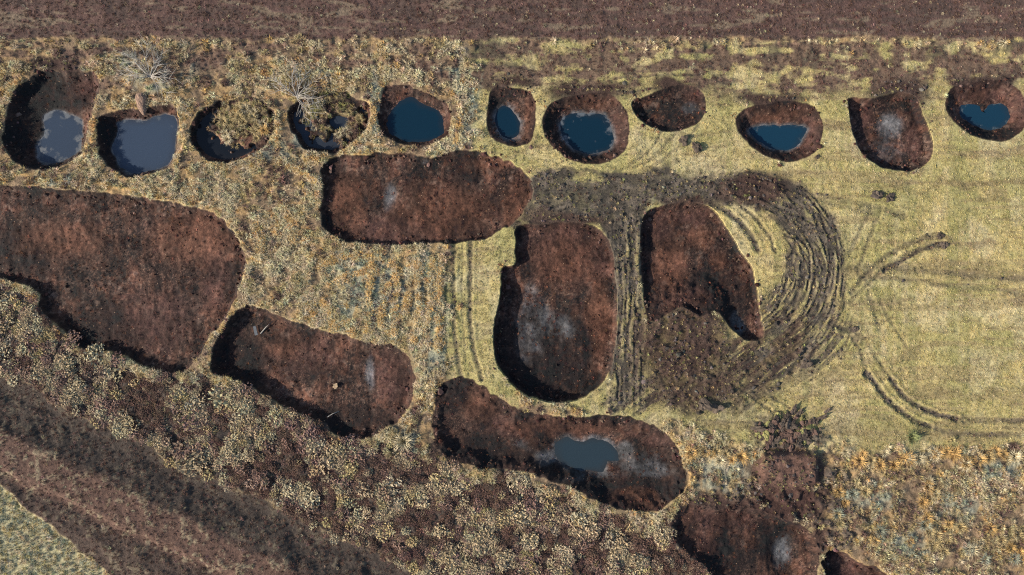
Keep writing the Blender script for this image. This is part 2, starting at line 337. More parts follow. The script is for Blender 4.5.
# heights --------------------------------------------------------------
H = (n_big - .5) * .25
H = H + top * ((n_fine - .5) * .10 + (n_mid - .5) * .1 + .10) + beyond * .15
H = H + field * ((n_fine2 - .5) * .05 + (n_fine - .5) * .05)
H = H + heath * ((n_mid - .5) * .55 + (n_fine - .5) * .35)
H = H + (roughl + roughbr) * ((n_mid - .5) * .34 + (n_fine - .5) * .26) * (1 - .65 * calm)
Hs = np.interp(SV, [-400, -6, 6, 16, 46, 76, 80, 84, 90, 104, 125, 400], [0, 0, -.22, -.25, .52, .5, .38, .08, .12, .3, .12, 0])
H = H + strip * (Hs + (n_fine - .5) * .16 + (n_mid - .5) * .16)
H = H + corner * ((n_fine - .5) * .14 + (n_mid - .5) * .12)
H = H + brown_band * (n_fine - .5) * .14
H = H + arcm * .10
H = H + arc * ((.5 - arc_groove) * .15 + (n_fine2 - .5) * .08) + lane * ((.5 - lane_groove) * .11 + (n_fine2 - .5) * .08) + corr * ((n_fine - .5) * .22 + (.5 - corr_groove) * .10)
H = H + under * ((n_fine - .5) * .3 + .08) + solid * ((n_fine - .5) * .14 + .12) + fans * -.05 + spoil_mix * (1 - blob(787,468,38,22,.2)) * (n_fine - .3) * .35
H = H + rut_h
# the spoil mound under the turf heap: flat-topped, steep to the right
mound = sst(756, 763, PX + (n_fine - .5) * 4) * (1 - sst(812, 819, PX + (n_fine - .5) * 4)) * sst(449, 456, PY) * (1 - sst(478, 500, PY))
H_ground_noise = H.copy()
ext_x = (np.abs(GX) > 58.01) | (np.abs(GY) > 34.51)
H[ext_x] = (fbm(GX, GY, 40, 3, 50)[ext_x] - .5) * .4

# albedo of the ground ---------------------------------------------------
def C(r, g, b): return np.array([r, g, b], float)
STRAW, PALE, ORANGE = C(.38,.295,.15), C(.52,.44,.28), C(.46,.295,.115)
FIELD, FGREEN, FROST = C(.415,.335,.145), C(.265,.245,.095), C(.27,.285,.215)
STRIPC, LITTER, PEAT, PEATR, PEATO = C(.100,.060,.050), C(.105,.066,.052), C(.021,.0135,.012), C(.044,.021,.017), C(.128,.056,.034)
MUD, HEATHD, LICHEN, SILT_SHEEN = C(.050,.042,.037), C(.058,.045,.037), C(.43,.36,.255), C(.105,.105,.108)  # the last grey is silt with sky sheen painted in
def mix(a, b, t):
    t = np.clip(t, 0, 1)[..., None]
    return a * (1 - t) + b * t
col = np.ones(PX.shape + (3,)) * STRAW
col = mix(col, LITTER * 1.15, (roughl + roughbr) * (1 - clump) * .75 * (1 - .5 * calm))
col = mix(col, ORANGE, (roughl + roughbr) * warm * .35)
fcol = mix(mix(np.ones_like(col) * FIELD, FGREEN, sst(.5, .68, n_streak_v * .5 + n_big * .5) * .55), PALE * .9, sst(.5, .7, n_mid) * .3)
fcol = mix(fcol, FGREEN, np.clip((500 - PX) / 50, 0, 1) * .45)
fcol = mix(fcol, FGREEN * .85, blob(955, 250, 5, 170, .6, JIT) * .35 + blob(912, 437, 14, 6, .6) * .8 + blob(873, 305, 8, 22, .6, JIT) * .4 + blob(745, 225, 12, 40, .6, JIT) * .25 + blob(735, 380, 40, 22, .6, JIT) * .5)
fcol = mix(fcol, FGREEN * 1.05, sst(.50, .64, fbm(PX, PY, 45, 4, 15)) * .5)
fcol = mix(fcol, PALE, sst(.52, .66, fbm(PX, PY, 34, 4, 16)) * .35)
mow = fbm(PX, PY * .02, 7, 2, 17)
fcol = mix(fcol, FGREEN * 1.0, sst(.52, .66, mow) * .5)
fcol = mix(fcol, STRAW * .75, sst(.55, .66, fbm(PX * .05, PY, 5, 3, 18)) * .65 * sst(680, 800, PX))
fcol = mix(fcol, LITTER * 1.3, sst(.60, .72, n_streak_h) * .35)
fcol = mix(fcol, STRAW * .55, np.clip((blob(960, 273, 130, 7, .6, JIT) + blob(930, 430, 150, 8, .6, JIT) + blob(740, 428, 90, 6, .6, JIT) + blob(950, 185, 90, 4, .6, JIT) + blob(960, 395, 90, 5, .6, JIT)) * (.25 + .6 * n_streak_h), 0, .6))
col = mix(col, fcol, field)
col = mix(col, HEATHD, heath)
col = mix(col, STRIPC, top)
col = mix(col, PALE * .6, top * sst(.58, .72, n_streak_h) * .3)
col = mix(col, HEATHD * 1.1, top * (1 - sst(.36, .46, n_streak_h)) * .5)
col = mix(col, LITTER * 1.05, brown_band * .92)
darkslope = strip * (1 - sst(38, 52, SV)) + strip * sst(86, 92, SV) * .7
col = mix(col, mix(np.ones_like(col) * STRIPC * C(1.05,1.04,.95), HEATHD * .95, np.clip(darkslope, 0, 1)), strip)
col = mix(col, PALE * .7, strip * sst(.58, .72, n_fine) * (.45 - .3 * np.clip(darkslope, 0, 1)))
col = mix(col, mix(np.ones_like(col) * FIELD, FROST, np.full(PX.shape, .5)), corner)
col = mix(col, FROST, frost * .8)
col = mix(col, ORANGE * 1.1, arcm * .75)
mudc = mix(np.ones_like(col) * MUD, MUD * C(2.0,1.95,1.8), sst(.46, .60, n_fine * .6 + n_patch * .4))
col = mix(col, mudc, pitless_mud * .95)
col = mix(col, PEATR * 1.05, np.maximum.reduce([under * .75, spoil * .85, solid * .75, spill * .7]))
col = mix(col, LITTER * C(1.25,1.15,1.1), blob(787,469,31,18,.3) * (.5 + n_fine * .8))
dark = np.zeros_like(PX)
for b in [(490,55,24,12),(700,45,8,8),(813,58,9,15),(937,52,14,9),(1003,48,16,7),(725,82,10,6),(520,66,20,5),(770,52,14,6),(640,70,26,3),(880,98,14,3),(300,48,16,4),(150,48,40,4),(560,100,12,4)]:
    dark = np.maximum(dark, blob(*b, .5, JIT))
dark *= sst(.36, .52, n_fine)
col = mix(col, C(.060,.052,.038), dark * .7)
col = mix(col, HEATHD * .9, beyond * .8)
soil = np.clip(np.maximum.reduce([top, brown_band, strip, pitless_mud, heath * .8]), 0, 1)
col *= (.80 + .40 * n_fine2)[..., None]

# carve the pits ------------------------------------------------------------
pit_id = np.full(PX.shape, -1, np.int16)
pit_sd = np.full(PX.shape, 99.0)
SNX, SNY = GX.copy(), GY.copy()
GROOVES = {  # excavator marks on the pit floors
 'L': [[(108,305),(110,335),(108,358)],[(130,302),(132,325),(129,350)],[(155,300),(156,330),(152,362)],[(172,290),(178,320),(172,352)],[(60,215),(62,250)],[(152,205),(155,240),(160,262)],[(20,230),(24,262)]],
 'M': [[(389,156),(391,180),(389,243)],[(444,190),(446,240)],[(480,170),(478,215),(482,236)]],
 'O': [[(545,232),(537,246),(527,262)],[(548,232),(550,262),(549,285)],[(530,228),(524,245),(524,262)],[(528,292),(545,304),(560,312),(576,312)],[(549,300),(551,350)]],
 'P': [[(660,300),(668,288),(690,284),(715,282),(742,284)],[(690,250),(700,272)],[(712,306),(724,320),(738,338)]],
 'N': [[(372,350),(372,385),(370,432)],[(240,335),(258,352),(250,372)],[(300,335),(296,370),(306,405)]],
 'Q': [[(470,392),(462,415),(470,440)],[(446,420),(480,436),(540,446)],[(440,440),(500,456),(560,478)]],
 'R': [[(690,530),(720,550),(750,585)],[(730,515),(735,560)],[(775,530),(772,575)]],
 'H': [[(640,105),(652,118)]], 
}
SPOTS = {  # silt with painted sky sheen, warm peat, wet peat darkened as shade: x, y, rx, ry, tone
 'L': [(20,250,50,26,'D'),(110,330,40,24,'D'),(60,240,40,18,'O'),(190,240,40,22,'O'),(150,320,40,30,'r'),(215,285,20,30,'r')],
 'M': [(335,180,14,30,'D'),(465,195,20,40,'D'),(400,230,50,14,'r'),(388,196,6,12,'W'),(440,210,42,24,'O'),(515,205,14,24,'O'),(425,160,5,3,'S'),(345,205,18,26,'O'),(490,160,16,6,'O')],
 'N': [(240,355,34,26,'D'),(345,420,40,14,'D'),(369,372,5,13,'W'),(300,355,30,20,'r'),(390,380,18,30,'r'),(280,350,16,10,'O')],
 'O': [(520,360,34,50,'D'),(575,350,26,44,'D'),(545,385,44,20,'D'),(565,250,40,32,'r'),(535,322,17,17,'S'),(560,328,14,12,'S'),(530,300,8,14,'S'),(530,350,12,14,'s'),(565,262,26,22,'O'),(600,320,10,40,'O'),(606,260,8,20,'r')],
 'P': [(725,295,30,26,'D'),(700,280,22,10,'D'),(652,280,8,40,'D'),(702,238,13,11,'O'),(672,262,16,22,'O'),(722,258,9,8,'O'),(660,225,16,12,'r'),(700,215,20,8,'r'),(741,326,5,13,'W'),(685,300,26,12,'r')],  # grey spot at the lower right tip is a painted water glint
 'Q': [(470,448,40,16,'D'),(660,480,26,34,'D'),(600,495,50,18,'D'),(520,458,40,12,'D'),(448,395,14,16,'D'),(540,425,60,12,'r'),(628,453,9,9,'W'),(640,462,20,10,'S'),(650,472,24,7,'S'),(547,456,9,6,'W'),(590,478,26,4,'S'),(480,400,18,18,'O'),(560,425,50,7,'O'),(640,500,30,8,'O'),(525,446,10,6,'s'),(660,440,14,8,'r')],  # dark spots paint in shade over the lower half
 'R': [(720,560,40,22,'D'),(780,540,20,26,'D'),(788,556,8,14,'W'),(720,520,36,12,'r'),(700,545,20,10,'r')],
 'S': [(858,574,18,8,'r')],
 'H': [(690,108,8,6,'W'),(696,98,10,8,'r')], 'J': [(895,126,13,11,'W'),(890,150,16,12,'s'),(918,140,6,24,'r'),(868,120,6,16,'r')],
 'A': [(35,110,34,50,'D'),(74,97,20,10,'D'),(50,165,40,8,'D'),(78,84,16,9,'r'),(84,136,5,22,'O')], 'F': [(529,116,6,22,'O')], 'G': [(594,101,22,6,'O'),(618,135,8,22,'r')], 'I': [(780,112,34,8,'O'),(812,135,8,20,'r')], 'K': [(985,90,30,8,'r'),(1020,112,6,18,'r')],  # dark spots on A: wet peat with wall shade painted in
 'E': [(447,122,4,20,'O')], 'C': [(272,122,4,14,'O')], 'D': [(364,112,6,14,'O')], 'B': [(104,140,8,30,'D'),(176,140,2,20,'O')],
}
WATER_Z = {}
for k, p in enumerate(PITS):
    P = p['rimd']
    J = np.where((PX[0] > P[:,0].min()-8) & (PX[0] < P[:,0].max()+8))[0]; I = np.where((PY[:,0] > P[:,1].min()-8) & (PY[:,0] < P[:,1].max()+8))[0]
    sl = np.s_[I[0]:I[-1]+1, J[0]:J[-1]+1]
    X, Y = PX[sl], PY[sl]
    sd, qx, qy = dist_poly(X, Y, P)
    near = np.abs(sd) < .58
    sx, sy = SNX[sl], SNY[sl]
    mx, my = px2m(qx, qy)
    sx[near] = mx[near]; sy[near] = my[near]
    sd = np.where(near, 0.0, sd)
    d = np.clip(-sd, 0, None) * M_PX                                         # metres in from the rim
    nf, nm = n_fine[sl], n_mid[sl]
    wall = p['wall'] * (.75 + .5 * nm)
    w = sst(0, 1, d / wall) ** .85
    base = H[sl]
    zf = -p['depth']
    if 'water' in p:
        zw = -p['depth'] + .12
        swd, _, _ = dist_poly(X, Y, p['waterd'])
        WATER_Z[k] = zw
        floor = zw + np.clip(swd * M_PX * .22, -.14, .35) + np.where(swd > 1, (nf - .5) * .10 + (nm - .5) * .08, 0)
        p['swd'] = (sl, swd)
    else:
        floor = zf + (n_big[sl] - .5) * .3 + (nm - .5) * .15 + (n_patch[sl] - .5) * .10 + (nf - .5) * .10 + (n_fine2[sl] - .5) * .05
    if 'ramp' in p:
        rx, ry, rad, hh = p['ramp']
        floor = np.maximum(floor, zf + hh * (1 - sst(.3, 1.5, np.hypot((X - rx) / rad, (Y - ry) / (rad * .8)))))
    if p['id'] == 'I':
        floor = np.maximum(floor, zf + .5 * (1 - sst(106, 126, Y + (nf - .5) * 10)))
    if p['id'] in 'G':
        floor = np.maximum(floor, zf + .3 * (1 - sst(100, 114, Y + (nf - .5) * 10)))
    if p['id'] == 'P':
        floor = floor + .56 * sst(275, 318, Y + (nm - .5) * 30 + (nf - .5) * 16) * (1 - sst(718, 734, X))
    if p['id'] == 'O':
        floor = floor + .42 * (1 - sst(282, 306, Y + (X - 550) * -.25 + (nm - .5) * 24 + (nf - .5) * 8)) - .12 * blob(540,322,30,30,.6)[sl]
    if p['id'] == 'N':
        floor = floor + .35 * sst(260, 400, X)
    if p['id'] == 'H':
        floor = floor + .08 * sst(640, 700, X)
    if p['id'] == 'Q':
        floor = np.where(swd > 2, floor + .4 * (1 - sst(470, 520, X)) * (1 - sst(410, 440, Y)) + (nm - .5) * .2, floor)
    if p['id'] == 'R':
        floor = floor - .4 * blob(788, 560, 14, 22, .5)[sl] + .35 * (1 - sst(690, 770, X))
    if 'island' in p:
        ix, iy, irx, iry, ih = p['island']
        fi = 1 - sst(.72, 1.05, np.hypot((X - ix) / irx, (Y - iy) / iry) + (nm - .5) * 1.0 + (nf - .5) * .7)
        if 'hole' in p:
            hx, hy, hrx, hry = p['hole']
            fi = fi * sst(.75, 1.25, np.hypot((X - hx) / hrx, (Y - hy) / hry) + (nf - .5) * .5)
        p['isl'] = (sl, fi)
        floor = floor + fi * (ih + (nf - .5) * .5)
    for g in GROOVES.get(p['id'], []):
        gd, _, _ = dist_poly(X + (nf - .5) * 4, Y + (n_fine2[sl] - .5) * 4, spline(g, 6, False), False)
        floor = floor - .08 * np.exp(-(gd / 3.4) ** 2) * sst(.40, .62, nf * .5 + n_patch[sl] * .5)
    ins = sd < 0
    hz = base * (1 - w) + floor * w + w * (1 - w) * ((nf - .5) * .9 + (n_fine2[sl] - .5) * .5) * min(1, p['depth'])
    H[sl] = np.where(ins, hz, base)
    # colour of the peat inside
    na, nb = fbm(X, Y, 16, 5, 60 + k, .62), fbm(X, Y, 7, 4, 90 + k, .65)
    pc = mix(np.ones(X.shape + (3,)) * PEAT * .82, PEATR, sst(.38, .60, na))
    pc = mix(pc, PEATO, sst(.50, .62, nb * .6 + na * .4) * .55)
    pc = mix(pc, C(.17,.115,.088), sst(.60, .70, fbm(X, Y, 5, 3, 120 + k, .7)) * .5)
    pc = mix(pc, PEAT * .7, sst(.46, .62, fbm(X, Y, 28, 5, 150 + k, .6)) * .8)
    ang_f = fbm(X, Y, 30, 2, 210 + k) * 9
    fib = fbm((X * np.cos(ang_f) + Y * np.sin(ang_f)) * .3, -X * np.sin(ang_f) + Y * np.cos(ang_f), 3.5, 3, 220 + k, .6)
    pc = mix(pc, C(.155,.087,.060), sst(.54, .66, fib) * .55 * (.4 + na))
    if p['id'] in 'LMNOPR':
        comb = fbm(X + (nm - .5) * 10, Y * .22, 5, 3, 180 + k, .6)
        pc = mix(pc, PEATO * .8, sst(.54, .68, comb) * .3); pc = mix(pc, PEAT * .7, (1 - sst(.34, .46, comb)) * .3)
        floor_streak = (comb - .5) * .10
        H[sl] = np.where(ins, H[sl] + floor_streak * w, H[sl])
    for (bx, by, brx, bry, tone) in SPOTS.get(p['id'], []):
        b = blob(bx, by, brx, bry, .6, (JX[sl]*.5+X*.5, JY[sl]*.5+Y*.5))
        tc, ts = {'W': (SILT_SHEEN * 1.25, .85), 'S': (SILT_SHEEN, .68), 's': (SILT_SHEEN, .4), 'O': (PEATO, .62), 'r': (PEATR * 1.5, .6), 'D': (PEAT * .5, .88)}[tone]  # grey tones carry painted sky sheen, the dark one painted shade on wet peat
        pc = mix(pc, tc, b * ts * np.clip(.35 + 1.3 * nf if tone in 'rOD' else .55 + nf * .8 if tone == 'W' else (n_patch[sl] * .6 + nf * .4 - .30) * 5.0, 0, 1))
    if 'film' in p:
        pc = mix(pc, SILT_SHEEN * 1.15, np.exp(-(np.clip(swd, 0, None) / (2.2 * p['film'])) ** 2) * np.clip(nf * 2.2 - .3, 0, 1) * .85)
    if 'isl' in p:
        pc = mix(pc, STRAW * .8, fi * sst(.45, .6, nf) * .6)
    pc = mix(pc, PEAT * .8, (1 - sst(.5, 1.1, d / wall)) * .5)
    pc *= ((.45 + 1.1 * fbm(X, Y, 2.6, 2, 33)) * np.clip(-.15 + 2.2 * fbm(X, Y, 20, 4, 41 + k, .55), .4, 1.8))[..., None]
    pc = mix(pc, col[sl], (1 - sst(.02, .12, d)) * .35)
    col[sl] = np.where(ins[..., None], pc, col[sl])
    a = pit_id[sl]; a[ins] = k
    b = pit_sd[sl]; b[:] = np.minimum(b, sd)
    soil[sl] = np.where(ins, 1, soil[sl])
H = H + mound * .6 * (pit_id < 0)
col = np.clip(col, .01, .9)

def face_zone():
    """zone of each grid face: pit number, or -1 ground, -2 top strip, -3 slanting bank, -4 churned tracks"""
    def avg(a): return (a[:-1,:-1] + a[1:,:-1] + a[:-1,1:] + a[1:,1:]) * .25
    z = np.full((NY-1, NX-1), -1, np.int16)
    z[(avg(top) > .5) & (avg(beyond) < .5)] = -2
    z[avg(strip) > .5] = -3
    z[avg(np.maximum.reduce([arc, lane, corr, under])) > .5] = -4
    s = avg(pit_sd)
    kid = np.maximum.reduce([pit_id[:-1,:-1], pit_id[1:,:-1], pit_id[:-1,1:], pit_id[1:,1:]])
    m = (s < -.001) & (kid >= 0)
    z[m] = kid[m]
    return z
FZ = face_zone()

def grid_object(name, mask, mats, origin=(0, 0, 0), parent=None):
    jj, ii = np.where(mask)
    v00 = jj * NX + ii
    quads = np.stack([v00, v00 + 1, v00 + NX + 1, v00 + NX], 1)
    used, inv = np.unique(quads, return_inverse=True)
    inv = inv.reshape(-1, 4).astype(np.int32)
    co = np.stack([SNX.ravel()[used], SNY.ravel()[used], H.ravel()[used]], 1) - np.array(origin)
    me = bpy.data.meshes.new(name)
    me.vertices.add(len(used)); me.vertices.foreach_set('co', co.astype(np.float32).ravel())
    nq = len(inv)
    me.loops.add(nq * 4); me.loops.foreach_set('vertex_index', inv.ravel())
    me.polygons.add(nq); me.polygons.foreach_set('loop_start', np.arange(0, nq * 4, 4, dtype=np.int32))
    me.update(calc_edges=True)
    me.polygons.foreach_set('use_smooth', np.ones(nq, bool))
    at = me.color_attributes.new('albedo', 'FLOAT_COLOR', 'POINT')
    c4 = np.ones((len(used), 4), np.float32); c4[:, :3] = col.reshape(-1, 3)[used]
    at.data.foreach_set('color', c4.ravel())
    sa = me.attributes.new('soil', 'FLOAT', 'POINT')
    sa.data.foreach_set('value', soil.ravel()[used].astype(np.float32))
    me.materials.append(mats)
    o = bpy.data.objects.new(name, me); COL.objects.link(o)
    if parent is not None: o.parent = parent
    return o

# ------------------------------------------------------------------ materials
def new_mat(name):
    m = bpy.data.materials.new(name); m.use_nodes = True
    nt = m.node_tree
    return m, nt, nt.nodes['Principled BSDF']

def nd(nt, kind, **kw):
    n = nt.nodes.new(kind)
    for k, v in kw.items(): setattr(n, k, v)
    return n

def ground_material(name, fine, bump, rough=.95, fleck=None):
    m, nt, b = new_mat(name)
    L = nt.links.new
    at = nd(nt, 'ShaderNodeAttribute', attribute_name='albedo')
    geo = nd(nt, 'ShaderNodeNewGeometry')
    n1 = nd(nt, 'ShaderNodeTexNoise'); n1.inputs['Scale'].default_value = fine; n1.inputs['Detail'].default_value = 6; n1.inputs['Roughness'].default_value = .7
    L(geo.outputs['Position'], n1.inputs['Vector'])
    mr = nd(nt, 'ShaderNodeMapRange'); mr.inputs[1].default_value = .3; mr.inputs[2].default_value = .7; mr.inputs[3].default_value = .55; mr.inputs[4].default_value = 1.45
    L(n1.outputs['Fac'], mr.inputs[0])
    mx = nd(nt, 'ShaderNodeMix', data_type='RGBA', blend_type='MULTIPLY'); mx.inputs[0].default_value = 1
    L(at.outputs['Color'], mx.inputs[6]); L(mr.outputs[0], mx.inputs[7])
    out = mx.outputs[2]
    if fleck:
        vo = nd(nt, 'ShaderNodeTexVoronoi'); vo.inputs['Scale'].default_value = fleck[0]
        L(geo.outputs['Position'], vo.inputs['Vector'])
        lt = nd(nt, 'ShaderNodeMath', operation='LESS_THAN'); L(vo.outputs['Distance'], lt.inputs[0]); lt.inputs[1].default_value = fleck[1]
        n3 = nd(nt, 'ShaderNodeTexNoise'); n3.inputs['Scale'].default_value = 1.3; L(geo.outputs['Position'], n3.inputs['Vector'])
        gt = nd(nt, 'ShaderNodeMath', operation='GREATER_THAN'); L(n3.outputs['Fac'], gt.inputs[0]); gt.inputs[1].default_value = .5
        mu = nd(nt, 'ShaderNodeMath', operation='MULTIPLY'); L(lt.outputs[0], mu.inputs[0]); L(gt.outputs[0], mu.inputs[1])
        m2 = nd(nt, 'ShaderNodeMix', data_type='RGBA'); L(mu.outputs[0], m2.inputs[0]); L(out, m2.inputs[6]); m2.inputs[7].default_value = (*fleck[2], 1)
        out = m2.outputs[2]
    L(out, b.inputs['Base Color'])
    b.inputs['Roughness'].default_value = rough
    b.inputs['Specular IOR Level'].default_value = .2
    n2 = nd(nt, 'ShaderNodeTexNoise'); n2.inputs['Scale'].default_value = 5.0; n2.inputs['Detail'].default_value = 7; n2.inputs['Roughness'].default_value = .75
    L(geo.outputs['Position'], n2.inputs['Vector'])
    bp = nd(nt, 'ShaderNodeBump'); bp.inputs['Strength'].default_value = .9; bp.inputs['Distance'].default_value = bump
    L(n2.outputs['Fac'], bp.inputs['Height']); L(bp.outputs[0], b.inputs['Normal'])
    return m

MAT_GROUND = ground_material('meadow_ground', 6.0, .10)
MAT_STRIP = ground_material('bare_peat_strip', 5.0, .14, fleck=(2.6, .10, (.28, .21, .14)))
MAT_TRACK = ground_material('churned_mud', 6.0, .16, .8)
MAT_PEAT = ground_material('cut_peat', 4.5, .09, .85, fleck=(2.2, .10, (.26, .17, .11)))

def water_material(name, deep, film, filmamt, scale, rough):
    m, nt, b = new_mat(name)
    L = nt.links.new
    geo = nd(nt, 'ShaderNodeNewGeometry')
    n1 = nd(nt, 'ShaderNodeTexNoise'); n1.inputs['Scale'].default_value = scale; n1.inputs['Detail'].default_value = 6; n1.inputs['Roughness'].default_value = .62
    L(geo.outputs['Position'], n1.inputs['Vector'])
    ea = nd(nt, 'ShaderNodeAttribute', attribute_name='edge')
    ad = nd(nt, 'ShaderNodeMath', operation='ADD'); L(n1.outputs['Fac'], ad.inputs[0]); L(ea.outputs['Fac'], ad.inputs[1])
    mr = nd(nt, 'ShaderNodeMapRange'); mr.inputs[1].default_value = filmamt; mr.inputs[2].default_value = filmamt + .10
    L(ad.outputs[0], mr.inputs[0])
    mx = nd(nt, 'ShaderNodeMix', data_type='RGBA'); L(mr.outputs[0], mx.inputs[0])
    mx.inputs[6].default_value = (*deep, 1); mx.inputs[7].default_value = (*film, 1)
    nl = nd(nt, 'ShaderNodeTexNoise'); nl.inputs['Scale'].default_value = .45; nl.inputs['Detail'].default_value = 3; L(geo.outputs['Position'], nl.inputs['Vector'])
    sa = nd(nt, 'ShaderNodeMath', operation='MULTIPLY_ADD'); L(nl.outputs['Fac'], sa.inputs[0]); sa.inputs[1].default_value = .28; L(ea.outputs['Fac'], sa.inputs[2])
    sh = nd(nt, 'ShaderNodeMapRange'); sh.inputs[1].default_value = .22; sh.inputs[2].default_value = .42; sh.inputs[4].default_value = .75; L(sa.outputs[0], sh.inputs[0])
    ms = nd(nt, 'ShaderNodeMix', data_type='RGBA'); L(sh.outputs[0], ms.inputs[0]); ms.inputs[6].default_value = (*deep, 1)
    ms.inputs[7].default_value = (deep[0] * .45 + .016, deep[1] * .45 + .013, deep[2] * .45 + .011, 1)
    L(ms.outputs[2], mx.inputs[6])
    L(mx.outputs[2], b.inputs['Base Color'])
    r2 = nd(nt, 'ShaderNodeMapRange'); r2.inputs[3].default_value = rough; r2.inputs[4].default_value = .55
    L(mr.outputs[0], r2.inputs[0]); L(r2.outputs[0], b.inputs['Roughness'])
    b.inputs['IOR'].default_value = 1.33
    return m
WMATS = {
 'ice': water_material('thin_ice', (.036, .050, .075), (.10, .11, .122), .60, .9, .12),
 'iceblue': water_material('blue_ice', (.037, .053, .082), (.075, .088, .105), .70, 1.2, .08),
 'dark': water_material('bog_water', (.008, .010, .014), (.06, .07, .08), .80, 1.2, .04),
 'clear': water_material('clear_pond_water', (.0045, .020, .037), (.10, .115, .13), .86, 1.6, .03),
 'teal': water_material('blue_pond_water', (.0075, .032, .058), (.06, .085, .10), .70, 1.3, .03),
 'blotch': water_material('pond_water_with_ice_blotches', (.0045, .020, .037), (.09, .105, .12), .66, 1.1, .03),
 'pool': water_material('small_bog_pool', (.024, .031, .044), (.06, .07, .08), .80, 1.2, .05),
 'grey': water_material('grey_pond_water', (.022, .036, .047), (.13, .14, .15), .82, 1.4, .05),
}

def tint_material(name, source, rough=.9, var=.35, translucent=0.0):
    """plant colour comes from the instance's or the object's own colour"""
    m, nt, b = new_mat(name)
    L = nt.links.new
    if source == 'instancer':
        at = nd(nt, 'ShaderNodeAttribute', attribute_name='tint', attribute_type='INSTANCER'); c = at.outputs['Color']
    else:
        at = nd(nt, 'ShaderNodeObjectInfo'); c = at.outputs['Color']
    bl = nd(nt, 'ShaderNodeAttribute', attribute_name='blade')
    mr = nd(nt, 'ShaderNodeMapRange'); mr.inputs[3].default_value = 1 - var; mr.inputs[4].default_value = 1 + var
    L(bl.outputs['Fac'], mr.inputs[0])
    mx = nd(nt, 'ShaderNodeMix', data_type='RGBA', blend_type='MULTIPLY'); mx.inputs[0].default_value = 1
    L(c, mx.inputs[6]); L(mr.outputs[0], mx.inputs[7]); L(mx.outputs[2], b.inputs['Base Color'])
    b.inputs['Roughness'].default_value = rough
    b.inputs['Specular IOR Level'].default_value = .15
    return m
MAT_TUFT = tint_material('dry_grass_blades', 'instancer', var=.25)
MAT_CLOD_I = tint_material('loose_peat_crumbs', 'instancer', .95)
MAT_TUSSOCK = tint_material('tussock_blades', 'object')
MAT_CLODS = tint_material('torn_turf', 'object', .95)

def simple_mat(name, c, rough=.8, scale=8.0, var=.4, bump=.02):
    m, nt, b = new_mat(name)
    L = nt.links.new
    tc = nd(nt, 'ShaderNodeNewGeometry')
    n1 = nd(nt, 'ShaderNodeTexNoise'); n1.inputs['Scale'].default_value = scale; n1.inputs['Detail'].default_value = 5
    L(tc.outputs['Position'], n1.inputs['Vector'])
    cr = nd(nt, 'ShaderNodeMapRange'); cr.inputs[1].default_value = .3; cr.inputs[2].default_value = .7; cr.inputs[3].default_value = 1 - var; cr.inputs[4].default_value = 1 + var
    L(n1.outputs['Fac'], cr.inputs[0])
    mx = nd(nt, 'ShaderNodeMix', data_type='RGBA', blend_type='MULTIPLY'); mx.inputs[0].default_value = 1
    mx.inputs[6].default_value = (*c, 1); L(cr.outputs[0], mx.inputs[7]); L(mx.outputs[2], b.inputs['Base Color'])
    b.inputs['Roughness'].default_value = rough
    bp = nd(nt, 'ShaderNodeBump'); bp.inputs['Distance'].default_value = bump; L(n1.outputs['Fac'], bp.inputs['Height']); L(bp.outputs[0], b.inputs['Normal'])
    return m
MAT_TWIG = simple_mat('bleached_dead_wood', (.34, .31, .27), .9, 12)
MAT_BOARD = simple_mat('weathered_pale_board', (.20, .20, .195), .85, 6, .2)
MAT_STONE = simple_mat('pale_stone', (.42, .34, .25), .9, 9, .3)
MAT_PEATBLOCK = simple_mat('dry_peat_block', (.22, .14, .10), .95, 7, .4, .05)

# ------------------------------------------------------------------ ground, strips, tracks
g = grid_object('ground', FZ == -1, MAT_GROUND); g['kind'] = 'structure'; g['label'] = 'dry winter meadow and bog ground between the pits'
g = grid_object('peat_path', FZ == -2, MAT_STRIP); g['kind'] = 'structure'; g['label'] = 'bare brown peat strip along the top edge'
g = grid_object('peat_bank', FZ == -3, MAT_STRIP); g['kind'] = 'structure'; g['label'] = 'slanting brown peat bank across the bottom left corner'
g = grid_object('vehicle_track', FZ == -4, MAT_TRACK); g['kind'] = 'structure'; g['label'] = 'churned vehicle track curving around the reddish pit'

# ------------------------------------------------------------------ the pits and ponds
def thing(name, label, cat, loc=(0, 0, 0), group=None):
    o = bpy.data.objects.new(name, None); COL.objects.link(o)
    o.location = loc; o['label'] = label; o['category'] = cat
    o.empty_display_size = .3
    if group: o['group'] = group
    return o

def mesh_obj(name, verts, faces, mat, parent=None, smooth=False, attrs=None):
    me = bpy.data.meshes.new(name); me.from_pydata([tuple(v) for v in verts], [], faces); me.update()
    if smooth: me.polygons.foreach_set('use_smooth', np.ones(len(me.polygons), bool))
    for an, av in (attrs or {}).items():
        a = me.attributes.new(an, 'FLOAT', 'POINT'); a.data.foreach_set('value', np.asarray(av, np.float32))
    me.materials.append(mat)
    o = bpy.data.objects.new(name, me); COL.objects.link(o)
    if parent is not None: o.parent = parent
    return o

